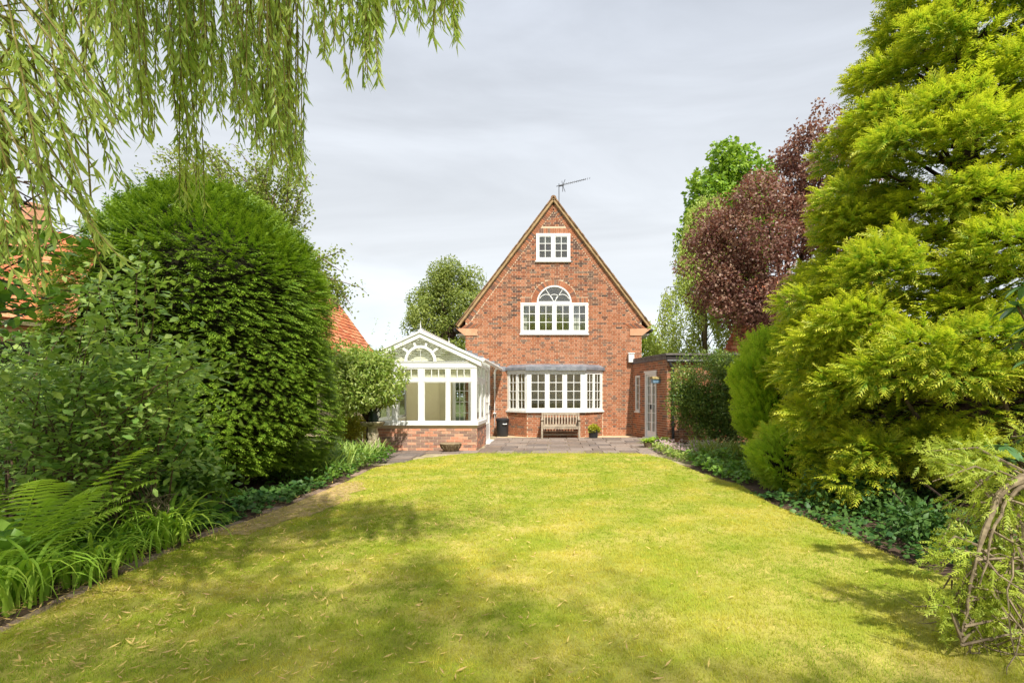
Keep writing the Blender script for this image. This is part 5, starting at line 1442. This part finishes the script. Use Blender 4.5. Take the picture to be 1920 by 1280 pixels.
# ------------------------------------------------------------------ willow
wt = (-4.9, -.6)
wil = thing('weeping_willow', 'weeping willow with long hanging leafy strands over the top left of the garden', 'willow tree', (wt[0], wt[1], 0))
trunk(wil, [(wt[0], wt[1], -.1), (-4.85, -.5, 1.4), (-4.6, -.2, 2.9), (-4.3, .2, 4.2)], [.42, .34, .28, .22])
hubs = [(-2.2, 3.2, 5.6), (-3.6, 3.0, 5.2), (-1.3, 2.6, 5.9), (-.4, 2.2, 6.0), (-2.9, .6, 6.4), (-5.4, 2.4, 5.8), (-1.2, .0, 6.8), (.4, -.8, 6.6), (-3.2, 4.2, 5.6), (-2.6, -2.0, 6.8), (-4.4, 3.6, 5.2), (-3.0, 1.9, 3.9), (-.2, 1.0, 6.3)]
for h in hubs:
    a = Vector((-4.35, .15, 4.1)); b_ = Vector(h); trunk(wil, [a, a.lerp(b_, .25) + Vector((.15, -.1, .5)), a.lerp(b_, .5) + Vector((-.25, .3, .55)), a.lerp(b_, .75) + Vector((.2, -.2, .15)), b_, b_ + (b_ - a) * .14 - Vector((0, 0, .25))], [.12, .085, .06, .04, .025, .01], 'bark', 'limb', 6)
WL = leaf_tmpl(.075, .015, .10, 3)
WLs = leaf_tmpl(.080, .02, .12)
strands = []
def strand(px, py_end, Y, dx=0, top=None, w=1.0, leaf=.095):
    """a hanging shoot that ends where the photograph shows its tip; it starts from the boughs above"""
    e_ = at(px, py_end, Y); zt_ = top or (5.0 + .5 * rng.random())
    s = Vector((e_.x - dx + rng.normal() * .06, e_.y + rng.normal() * .08, zt_)); strands.append((s, e_, leaf, w))
R_ = lambda a, b: rng.uniform(a, b)
for i in range(76):                                   # the dense curtain right of the middle
    px = R_(345, 575); low = (235 if px < 420 else 250 + (px - 420) * .62) + 0 - abs(rng.normal()) * 70; strand(px, low, R_(3.0, 4.2), .05)
for i in range(16): strand(R_(505, 570), R_(270, 345), R_(3.2, 3.8), .03)
for i in range(26): strand(R_(225, 345), R_(40, 215), R_(2.8, 3.8), .05)
for i in range(12): strand(R_(205, 300), R_(180, 262), R_(2.6, 3.2), .05)
for i in range(30): strand(R_(585, 715), R_(15, 110), R_(2.9, 3.6), -.05)
for i in range(7): strand(R_(625, 712), R_(110, 172), R_(2.9, 3.2), -.04)
for i in range(24): strand(R_(715, 862), R_(0, 52), R_(2.8, 3.4), -.08)
for i in range(4): strand(R_(805, 866), R_(55, 80), R_(2.7, 3.0), -.05)
for i in range(9): strand(R_(335, 385), R_(345, 395), R_(3.2, 3.6), .04)
for i in range(24): strand(R_(60, 240), R_(20, 170), R_(2.3, 3.3), -.1)
st_arch = []
for i in range(44):                                   # arching shoots at the left edge, nearer
    b0 = Vector((R_(-3.3, -2.5), R_(2.1, 2.9), R_(2.5, 3.9))); e_ = at(R_(-30, 245), 190 + 350 * rng.random() ** 1.6, R_(2.2, 2.9)); st_arch.append((b0, e_))
for i in range(16):
    b0 = Vector((R_(-3.3, -2.7), R_(2.3, 2.9), R_(2.6, 3.4))); st_arch.append((b0, at(R_(-30, 120), R_(400, 590), R_(2.5, 3.0))))
def hang_strand(idx, pts, leaf, dens, big):
    """one shoot: bark twig with its leaves"""
    L = sum((pts[i + 1] - pts[i]).length for i in range(len(pts) - 1))
    tw = MB().tube(pts, [.006, .005, .004, .0025, .0012][:len(pts)], 4, cap=False).build('hanging_branch', M['twig_green'], wil)
    n = int(L * dens); t = np.sort(rng.random(n)) ** .9
    arr = np.array([[*p] for p in pts]); k = np.clip((t * (len(pts) - 1)).astype(int), 0, len(pts) - 2); f = (t * (len(pts) - 1) - k)[:, None]
    P = arr[k] * (1 - f) + arr[k + 1] * f; tg = unit(arr[k + 1] - arr[k])
    side = rdir(n); side[:, 2] *= .4
    wind = np.array([.10, 0, 0])
    ax = tg * .8 + unit(side) * .62 + np.array([0, 0, -.42]) + wind
    sz = leaf * (.6 + .65 * rng.random(n)); ti = np.clip(.42 + rng.normal(size=n) * .28 + rng.normal() * .1, 0, 1)
    cl = Cloud(); cl.add(WL if big else WLs, P, ax, rdir(n), sz, ti)
    return tw, cl
near = sorted(range(len(strands)), key=lambda i: strands[i][1].y)
nleaf = 0
WMESH = []
def leaf_objs(tw, cl, nmax):
    """the nearest leaves, each an object of its own"""
    global nleaf
    V = np.concatenate(cl.V); T = np.concatenate(cl.T); k = len(WL[0]); n = len(V) // k
    take = min(n, nmax - nleaf); o_ = wl(tw)
    for q in range(take):
        v = V[q * k:(q + 1) * k]; b0 = v[1].copy()
        me = bpy.data.meshes.new('leaf'); me.from_pydata([tuple(p - b0) for p in v], [], [tuple(f) for f in WL[1]])
        ca_ = me.attributes.new('tint', 'FLOAT_COLOR', 'POINT'); ca_.data.foreach_set('color', T[q * k:(q + 1) * k].ravel().astype(np.float32)); me.materials.append(LM['willow'])
        o = bpy.data.objects.new('leaf', me); COL.objects.link(o); o.parent = tw; o.location = Vector(b0) - o_
    nleaf += take
    if take < n:
        V = V[take * k:]; c2 = Cloud(); c2.V = [V]; c2.T = [T[take * k:]]; c2.F = [(WL[1][None] + (np.arange(n - take) * k)[:, None, None]).reshape(-1, 3)]; c2.n = len(V)
        c2.build('foliage', LM['willow'], tw, 'stuff')
for q, (b0, e_) in enumerate(st_arch):
    m1 = b0.lerp(e_, .45) + Vector((0, 0, .28)); m2 = b0.lerp(e_, .8) + Vector((0, 0, .12))
    tw, cl = hang_strand(q, [b0, m1, m2, e_], .09, 44, q < 6)
    if q < 6 and nleaf < 300: leaf_objs(tw, cl, 300)
    else: cl.build('foliage', LM['willow'], tw, 'stuff')
for q, (s, e_, lf, w_) in enumerate(strands):
    m1 = s.lerp(e_, .35) + Vector((rng.normal() * .05, rng.normal() * .05, 0)); m2 = s.lerp(e_, .72) + Vector((rng.normal() * .04 - .03, 0, 0))
    tw, cl = hang_strand(q, [s, m1, m2, e_], .092, 44, False)
    cl.build('foliage', LM['willow'], tw, 'stuff')
# the crown above and behind the camera (it shades the near lawn)
cl = Cloud(); cw = MB()
WC = [((-.9, -1.7, 6.8), (2.0, 1.2, .9), 2400), ((1.7, -2.0, 6.7), (1.1, .8, .5), 700), ((-.3, 2.0, 6.5), (1.0, .8, .5), 700), ((-5.0, 4.0, 6.8), (1.8, 1.2, 1.0), 2200), ((-3.4, 2.6, 6.6), (2.2, 1.6, .9), 900), ((-2.2, .4, 7.2), (2.8, 2.2, 1.2), 3400), ((-.2, -.9, 7.0), (1.9, 1.5, .9), 1500), ((-6.2, 1.0, 6.4), (1.6, 1.8, 1.2), 700), ((.2, -1.9, 6.9), (1.4, 1.0, .7), 1000), ((-1.2, 2.4, 6.3), (1.6, 1.2, .6), 800), ((1.2, -1.3, 6.8), (1.3, 1.1, .8), 800)]
for c, r, n in WC:
    # shoots droop in bunches: leaves gather round anchor lines
    n = int(n * 2.4); m_ = n // 26; A, d = blob_points(c, r, max(4, m_ // 7), .2); A = (np.repeat(A, 7, 0) + rng.normal(size=(len(A) * 7, 3)) * np.array([.20, .20, .25]))
    A = np.repeat(A, 26, 0); k = len(A); P = A + np.stack([rng.normal(size=k) * .10, rng.normal(size=k) * .10, -1.0 * rng.random(k)], 1)
    ax = rng.normal(size=(k, 3)) * .45 + np.array([0, 0, -1.]); cl.add(WLs, P, ax, rdir(k), .115 + .05 * rng.random(k), np.clip(.45 + rng.normal(size=k) * .25, 0, 1))
cl.build('crown', LM['willow'], wil, 'stuff')

# ------------------------------------------------------------------ a tree behind the camera (seen in the windows, shades the near lawn)
gt = thing('garden_tree', 'leafy tree at the far end of the lawn facing the house', 'tree', (4.6, -3.6, 0))
trunk(gt, [(4.6, -3.6, -.1), (4.55, -3.6, 2.2), (4.4, -3.5, 4.6)], [.26, .2, .14])
bl = clumps((4.1, -3.2, 6.2), (2.2, 1.5, 1.9), 30, .5, .8, .2)
leafy(gt, 'birch', bl, .3, .14, L1_, out=.6, jitter=.6, hang=.2); limbs(gt, (4.5, -3.55, 3.4), bl, .08)

# ------------------------------------------------------------------ left border plants
# ovate leaved shrub
ls = thing('border_shrub', 'spreading grey green leafy shrub in front of the clipped evergreen', 'shrub', (-4.6, 5.3, 0))
cl = Cloud(); br = MB()
LB = leaf_tmpl(.28, .05, .18, 2)
tips = []
for i in range(150):
    u = rng.random()
    if i > 124: continue
    if i < 110: e_ = at(R_(-60, 385), R_(520, 900), R_(4.3, 6.0))
    else: e_ = at(R_(-40, 300), R_(420, 600), R_(4.2, 5.2))
    px = VX + e_.x / e_.y * 1000; py = VY - (e_.z - CAM_H) / e_.y * 1000
    if px < 170 and py < 650 + rng.normal() * 14: continue
    if px > 200 and py < 600 and i < 110: continue
    if px > 330 and py < 640: continue
    tips.append(e_)
for e_ in tips:
    b0 = Vector((min(-4.2, -4.8 + rng.normal() * .5), 5.55 + rng.normal() * .3, .02)); m1 = b0.lerp(e_, .5) + Vector((rng.normal() * .15, rng.normal() * .1, .25)); m2 = b0.lerp(e_, .85) + Vector((0, 0, .12))
    br.tube([b0, m1, m2, e_], [.010, .007, .004, .002], 5)
    d = (e_ - m2); n = int(R_(60, 92)); t = rng.random(n) ** .9; A = np.array([*m1]); B = np.array([*e_]); C_ = np.array([*m2])
    P = np.where((t < .45)[:, None], A + (C_ - A) * (t / .45)[:, None], C_ + (B - C_) * ((t - .45) / .55)[:, None]) + rng.normal(size=(n, 3)) * np.array([.15, .15, .08])
    ax = np.array([*unit(np.array([*d]))]) * .6 + rng.normal(size=(n, 3)) * np.array([.7, .7, .3]); nr = jit(np.tile([0, -.25, 1.], (n, 1)), .35)
    cl.add(LB, P, ax, nr, .06 + .05 * rng.random(n), np.clip(.45 + rng.normal(size=n) * .32, 0, 1))
br.build('stem', M['twig'], ls, kind='stuff'); cl.build('foliage', LM['shrub'], ls, 'stuff')
# dark filler behind it so that the bed reads as deep
fs = thing('border_bush', 'dense dark green bush filling the bed behind the grey green shrub', 'bush', (-5.8, 6.8, 0))
bl = clumps((-6.0, 6.9, .9), (1.7, .8, 1.1), 60, .4, .8, .3) + clumps((-4.6, 6.4, .5), (.9, .4, .5), 18, .3, .8, .3); leafy(fs, 'privet', bl, .4, .075, L1_); limbs(fs, (-5.9, 6.9, 0), bl, .03, 'bark_dk', 'stem', 14)
# thin dark branches of a magnolia-like tree at the left edge
mg = thing('broadleaf_tree', 'branchy small tree with broad oval leaves at the far left before the orange roof', 'small tree', (-5.2, 4.2, 0))
trunk(mg, [(-5.2, 4.2, -.1), (-5.1, 4.2, 1.3), (-4.9, 4.2, 2.3)], [.07, .05, .035], 'bark_dk')
cl = Cloud(); br = MB()
for i in range(30):
    e_ = at(R_(-30, 195), R_(400, 600), R_(3.9, 4.8)); b0 = Vector((-5.0 + rng.normal() * .1, 4.25, R_(1.6, 2.5))); m1 = b0.lerp(e_, .5) + Vector((0, rng.normal() * .1, .15))
    br.tube([b0, m1, e_], [.012, .008, .003], 4)
    n = 11; t = .4 + .6 * rng.random(n); P = np.array([*b0]) * (1 - t[:, None]) + np.array([*e_]) * t[:, None] + rng.normal(size=(n, 3)) * .07
    cl.add(leaf_tmpl(.30, .05, .2, 3), P, rdir(n) + np.array([.3, 0, .1]), jit(np.tile([0, -.3, 1.], (n, 1)), .4), .07 + .06 * rng.random(n), rng.random(n) * .7)
for i in range(26):                                   # bare criss-cross twigs
    a = at(R_(-30, 60), R_(300, 430), 4.4); b_ = a + Vector((R_(.1, .5), R_(-.1, .1), R_(-.5, .2))); br.tube([a, a.lerp(b_, .5) + Vector(rng.normal(size=3) * .05), b_], [.008, .006, .002], 4)
cl.build('foliage', LM['ground'], mg, 'stuff'); br.build('branch', M['bark_dk'], mg, kind='stuff')

# ferns: every frond an object
def frond_mesh(L=1.0, seed=0):
    r = np.random.default_rng(seed); V = []; F = []; n = 24
    pts = []
    for i in range(n + 1):
        t = i / n; pts.append(np.array([0, math.sin(1.25 * t) / 1.25 * .85, 1.12 * t - .45 * t ** 2.6]))
    for i in range(1, n):
        t = i / n; w_ = .14 * math.sin(math.pi * min(1, t * .9 + .06)) ** .7 * (1 - .35 * t) + .01; p = pts[i]; tg = unit(pts[i + 1] - pts[i - 1])
        for s in (-1, 1):
            d = unit(np.array([s * 1.0, 0, 0]) + tg * .45); hw = tg * .0095; b_ = len(V); dr = np.array([0, 0, -.05 * w_ / .2])
            V += [p - hw, p + hw, p + d * w_ * .5 + hw * .8 + dr * .3, p + d * w_ * .5 - hw * .8 + dr * .3, p + d * w_ + dr]; F += [(b_, b_ + 1, b_ + 2), (b_, b_ + 2, b_ + 3), (b_ + 3, b_ + 2, b_ + 4)]
    for i in range(n):                                # midrib
        b_ = len(V); w_ = .006 * (1 - i / n) + .001; V += [pts[i] + [-w_, 0, .002], pts[i] + [w_, 0, .002], pts[i + 1] + [0, 0, .002]]; F.append((b_, b_ + 1, b_ + 2))
    me = bpy.data.meshes.new('frond'); me.from_pydata([tuple(v) for v in V], [], F); c = np.zeros((len(V), 4), np.float32); c[:, 0] = .2 + .6 * r.random(); c[:, 3] = 1
    a = me.attributes.new('tint', 'FLOAT_COLOR', 'POINT'); a.data.foreach_set('color', c.ravel()); me.materials.append(LM['fern']); return me
FM = [frond_mesh(1, k) for k in range(5)]
def fern(label, c, n, L, lean=(0, 0)):
    t = thing('fern', label, 'fern', c, None)
    for i in range(n):
        o = bpy.data.objects.new('frond', FM[i % 5]); COL.objects.link(o); o.parent = t
        o.rotation_euler = (R(rng.normal() * 8 - 4), R(rng.normal() * 8), 6.283 * i / n + rng.normal() * .25); o.location = (rng.normal() * .03, rng.normal() * .03, -.02); s = L * (.75 + .4 * rng.random()); o.scale = (s, s, s)
fern('tall feathery green fern at the left edge above the strap leaves', (-4.45, 4.35, 0), 26, 1.4)
fern('feathery fern beside the low bed leaves, next to the tall fern', (-4.2, 4.05, 0), 18, 1.0)
fern('fern half hidden under the grey green shrub', (-4.6, 4.9, 0), 12, .9)

# day lilies: every strap leaf an object
def strap_mesh(seed):
    r = np.random.default_rng(seed); n = 8; V = []; F = []; b_ = .55 + .5 * r.random()
    for i in range(n + 1):
        t = i / n; ang = R(84) - t ** 1.6 * R(105 + 50 * b_); 
        if i == 0: p = np.array([0, 0, 0.])
        else: p = p + np.array([0, math.cos(ang), math.sin(ang)]) / n
        w_ = .022 * (1 - t ** 2.5) * (.7 + .3 * math.sin(math.pi * min(1, t + .2))) + .001
        V += [p + [-w_, 0, .010 * (1 - t)], p, p + [w_, 0, .010 * (1 - t)]]
    for i in range(n):
        a = i * 3; F += [(a, a + 1, a + 4, a + 3), (a + 1, a + 2, a + 5, a + 4)]
    me = bpy.data.meshes.new('leaf'); me.from_pydata([tuple(v) for v in V], [], F); c = np.zeros((len(V), 4), np.float32); c[:, 0] = r.random(); c[:, 3] = 1
    a = me.attributes.new('tint', 'FLOAT_COLOR', 'POINT'); a.data.foreach_set('color', c.ravel()); me.materials.append(LM['lily']); me.polygons.foreach_set('use_smooth', [True] * len(me.polygons)); return me
SM_ = [strap_mesh(k) for k in range(8)]
def lily(label, c, n, L, spread=.12):
    t = thing('day_lily', label, 'plant', c, 'strap leaved clumps along the left border')
    for i in range(n):
        o = bpy.data.objects.new('leaf', SM_[i % 8]); COL.objects.link(o); o.parent = t
        o.rotation_euler = (R(rng.normal() * 12), 0, rng.random() * 6.283); o.location = (rng.normal() * spread, rng.normal() * spread, -.01); s = L * (.6 + .5 * rng.random()); o.scale = (s * .9, s, s)
lily('strap leaved clump at the left edge, nearest the camera', (-3.78, 3.72, 0), 95, .85, .10)
lily('strap leaved clump right of the nearest one, spilling on the soil edge', (-3.72, 4.15, 0), 60, .66, .10)
lily('bright strap leaved clump arching over the lawn edge beside the dead twigs', (-3.92, 5.2, 0), 120, .86, .16)
lily('small strap leaved tuft between the two larger strap leaved clumps', (-3.74, 4.65, 0), 34, .46, .09)

# broad low leaves in the bed, ivy, bed weeds
def ground_leaves(name, label, cat, poly, n, zlo, zhi, tm, size, mat, kind='stuff', up=.9):
    xs = [p[0] for p in poly]; ys = [p[1] for p in poly]; X = R_(min(xs), max(xs)) * 0 + min(xs) + (max(xs) - min(xs)) * rng.random(n); Y = min(ys) + (max(ys) - min(ys)) * rng.random(n)
    k = in_poly(X, Y, poly); X, Y = X[k], Y[k]; n = len(X)
    hgt = zlo + (zhi - zlo) * np.clip(.5 + .3 * lfun(X, Y, 5, 21), .1, 1)
    P = np.stack([X, Y, zlo + (hgt - zlo) * rng.random(n) ** .6], 1); ax = np.stack([rng.normal(size=n), rng.normal(size=n), rng.normal(size=n) * .35], 1)
    cl = Cloud(); cl.add(tm, P, ax, jit(np.tile([0, -.35, 1.], (n, 1)), .45), size * (.6 + .7 * rng.random(n)), np.clip(.45 + rng.normal(size=n) * .28, 0, 1))
    return tag(cl.build(name, LM[mat], None, kind), label, cat)
LRN = leaf_tmpl(.42, .06, .15, 2)
ground_leaves('bed_foliage', 'low broad green leaves crowding the left bed between fern and strap leaves', 'ground cover', [(-5.2, 3.4), (-3.85, 3.7), (-3.8, 5.2), (-3.75, 6.2), (-4.8, 6.4), (-5.6, 5)], 3000, .02, .62, LRN, .10, 'ground')
ground_leaves('ivy', 'ivy creeping under the clipped evergreen along the lawn edge', 'ivy', [(-4.6, 5.9), (-3.72, 5.7), (-3.62, 7.0), (-3.62, 8.6), (-4.4, 8.2)], 1300, .01, .24, LRN, .085, 'ivy')
ground_leaves('ivy', 'ivy patches on the bare soil below the golden conifer', 'ivy', [(2.86, 7.9), (3.0, 5.4), (3.1, 4.5), (4.4, 4.6), (4.6, 7.6)], 2600, .01, .20, LRN, .062, 'ivy')
ground_leaves('bed_weeds', 'mixed low green weeds and broad leaves in the bed beside the bird bath', 'ground cover', [(-5.6, 8.7), (-3.62, 8.5), (-3.72, 10.4), (-3.6, 11.4), (-3.75, 12.6), (-5.7, 12.7)], 5200, .02, .50, LS, .085, 'privet')
ground_leaves('bed_weeds', 'low green leafy plants in the right bed beside the pink flowers', 'ground cover', [(2.85, 11.6), (2.78, 9.8), (3.05, 8.7), (4.4, 9.2), (4.2, 12.0)], 3200, .02, .42, LRN, .075, 'ground')
ground_leaves('flowering_ground_cover', 'low pale pink flowering ground cover along the outhouse wall', 'ground cover', [(2.55, 14.2), (2.58, 12.4), (2.8, 11.3), (4.3, 12.2), (4.6, 14.4)], 4200, .02, .30, LRN, .065, 'lime')
ground_leaves('pink_flowers', 'tiny pale pink blooms over the ground cover by the outhouse', 'flowers', [(2.6, 13.9), (2.7, 12.2), (3.0, 11.5), (4.0, 12.2), (4.2, 14.2)], 1100, .20, .38, LR, .05, 'flower')
# tall grassy blades among the weeds on both sides
for (lab, xr, yr, n, h, mt) in (('wispy tall grass blades in the bed beside the bird bath', (-5.2, -3.85), (9.2, 12.3), 900, .55, 'shrub'), ('arching grass blades in front of the outhouse shrub', (3.2, 4.3), (10.9, 12.6), 420, .6, 'back')):
    X = xr[0] + (xr[1] - xr[0]) * rng.random(n); Y = yr[0] + (yr[1] - yr[0]) * rng.random(n); th = rng.random(n) * 6.28
    cl = Cloud(); cl.add(leaf_tmpl(.022, .004, .35, 4), np.stack([X, Y, np.zeros(n)], 1), np.stack([np.cos(th) * .35, np.sin(th) * .35, np.ones(n)], 1), np.stack([-np.cos(th), -np.sin(th), np.full(n, .3)], 1), h * (.5 + .6 * rng.random(n)), rng.random(n))
    tag(cl.build('tall_grass', LM[mt], None, 'stuff'), lab, 'grass')
# dead grey twigs
dt = thing('dead_twigs', 'bare grey tangled twigs of a dead plant above the strap leaves', 'dead plant', (-3.95, 5.35, 0))
br = MB()
for i in range(46):
    a = Vector((-3.95 + rng.normal() * .07, 5.3 + rng.normal() * .06, R_(.25, .5))); p = [a]
    d = Vector((rng.normal(), rng.normal() * .6, rng.normal() * .45 + .25)).normalized()
    for k in range(3): d = (d + Vector(rng.normal(size=3) * .45)).normalized(); p.append(p[-1] + d * R_(.05, .11))
    br.tube(p, [.005, .004, .003, .0015], 4)
br.tube([(-3.95, 5.35, -.02), (-3.96, 5.33, .2), (-3.94, 5.3, .4)], [.012, .010, .006], 5)
br.build('twigs', M['twig_pale'], dt, kind='stuff')

# ------------------------------------------------------------------ right foreground: drooping conifer, glossy leaves
dc = thing('drooping_conifer', 'drooping conifer branch with pale bark and light green sprigs at the lower right corner', 'conifer', (3.6, 3.3, 0))
trunk(dc, [(3.75, 3.35, -.1), (3.68, 3.3, .5), (3.5, 3.2, .95), (3.2, 3.1, 1.13)], [.07, .06, .05, .04], 'twig_pale')
br = MB(); cl = Cloud(); tmD = spray_tmpl(5, .045, .22, .15, 38)
main = [Vector((3.3, 3.12, 1.10)), Vector((2.72, 3.02, 1.02)), Vector((2.52, 3.0, .93)), Vector((2.42, 2.97, .78)), Vector((2.31, 2.94, .52)), Vector((2.27, 2.93, .34)), Vector((2.21, 2.90, .10))]
def smooth(pts, k=4):
    P = [pts[0]] + pts + [pts[-1]]; out = []
    for i in range(1, len(P) - 2):
        for j in range(k):
            t = j / k; a, b, c, d = P[i - 1], P[i], P[i + 1], P[i + 2]
            out.append(.5 * ((2 * b) + (c - a) * t + (2 * a - 5 * b + 4 * c - d) * t * t + (3 * b - a - 3 * c + d) * t ** 3))
    return out + [pts[-1]]
mr_ = list(np.interp(np.linspace(0, 6, 25), range(7), [.030, .026, .021, .014, .009, .006, .002]) * (1 + .16 * rng.normal(size=25)))
trunk(dc, [p + Vector(rng.normal(size=3) * .004) for p in smooth(main)], mr_, 'twig_pale', 'main_branch', 7)
trunk(dc, [p + Vector((.03, -.02, -.03)) + Vector(rng.normal(size=3) * .008) for p in smooth(main)[:18]], list(np.linspace(.016, .004, 18)), 'twig_pale', 'side_branch', 6)
0 and trunk(dc, main, [.030, .026, .022, .015, .009, .006, .002], 'twig_pale', 'main_branch', 7)
def interp(pts, t):
    f = t * (len(pts) - 1); k = min(int(f), len(pts) - 2); return pts[k].lerp(pts[k + 1], f - k)
subs = []
for i in range(95):
    t = rng.random() ** .8; a = interp(main, t); q = rng.random()
    if q < .45: e_ = a + Vector((R_(-.55, -.1), R_(-.04, .45), R_(-.25, .22)))
    else: e_ = a + Vector((R_(-.12, .7), R_(.02, .5), R_(-.7, -.1)))
    if e_.z < .05: e_.z = .05 + .1 * rng.random()
    px = VX + e_.x / e_.y * 1000
    if px < 1735: continue
    m1 = a.lerp(e_, .5) + Vector((0, 0, .09)); subs.append((a, m1, e_)); br.tube([a, m1, e_], [.009, .006, .002], 5)
for i in range(90):
    a = interp(main, R_(.05, .9)) + Vector((R_(-.02, .5), R_(-.05, .25), R_(-.25, .02))); p = [a]; d = Vector((rng.normal() * .5, rng.normal() * .4, -1)).normalized()
    for k in range(4): d = (d + Vector(rng.normal(size=3) * .33)).normalized(); p.append(p[-1] + d * R_(.07, .15))
    p = [Vector((v.x, v.y, max(v.z, .03))) for v in p]; br.tube(p, [.007, .005, .004, .003, .0015], 4)
br.build('twigs', M['twig_pale'], dc, kind='stuff')
for a, m1, e_ in subs:
    n = 42; t = .2 + .85 * rng.random(n); P = np.array([[*(a.lerp(m1, min(1, 2 * k)) if k < .5 else m1.lerp(e_, 2 * k - 1))] for k in t]) + rng.normal(size=(n, 3)) * .035
    P[:, 2] = np.maximum(P[:, 2], .03); d = unit(np.array([*(e_ - a)])); cl.add(tmD, P, d * .8 + rng.normal(size=(n, 3)) * .5, rdir(n), .055 + .06 * rng.random(n), np.clip(.45 + rng.normal(size=n) * .25, 0, 1))
cl.build('foliage', LM['droop'], dc, 'stuff')

rh = thing('rhododendron', 'glossy dark leaved rhododendron reaching in at the right edge', 'shrub', (3.6, 3.9, 0))
trunk(rh, [(3.75, 3.95, -.1), (3.65, 3.9, .9), (3.5, 3.8, 1.9)], [.06, .05, .03], 'bark')
lmesh = []
for k in range(3):
    tv, tf, _ = leaf_tmpl(.17, .03, .18 + .1 * k, 5); me = bpy.data.meshes.new('leaf'); me.from_pydata([tuple(v) for v in tv], [], [tuple(f) for f in tf]); me.materials.append(LM['rhodo'])
    c = np.zeros((len(tv), 4), np.float32); c[:, 0] = .2 + .35 * k; c[:, 3] = 1; a = me.attributes.new('tint', 'FLOAT_COLOR', 'POINT'); a.data.foreach_set('color', c.ravel()); me.polygons.foreach_set('use_smooth', [True] * len(me.polygons)); lmesh.append(me)
for px, py in ((1925, 535), (1908, 575), (1935, 610), (1915, 640), (1940, 675), (1885, 835), (1905, 862), (1935, 820), (1912, 890), (1945, 880), (1950, 760), (1960, 700)):
    c = at(px, py, R_(3.5, 3.8)); b0 = Vector((3.6, 3.88, c.z - .3)); MB().tube([b0, b0.lerp(c, .6) - Vector((0, 0, .03)), c], [.014, .010, .006], 5).build('branch', M['twig'], rh)
    for k in range(10):
        o = bpy.data.objects.new('leaf', lmesh[k % 3]); COL.objects.link(o); o.parent = rh; o.location = c - wl(rh)
        an = 6.283 * k / 10 + rng.normal() * .2; d = Vector((math.cos(an), math.sin(an), R_(-.35, .35))).normalized()
        x = d.cross(Vector((0, 0, 1))).normalized(); z = x.cross(d); o.rotation_euler = Matrix((x, d, z)).transposed().to_euler(); s = R_(.11, .16); o.scale = (s, s, s)

print('TRIANGLES in foliage', TOTAL, 'objects', len(bpy.data.objects))
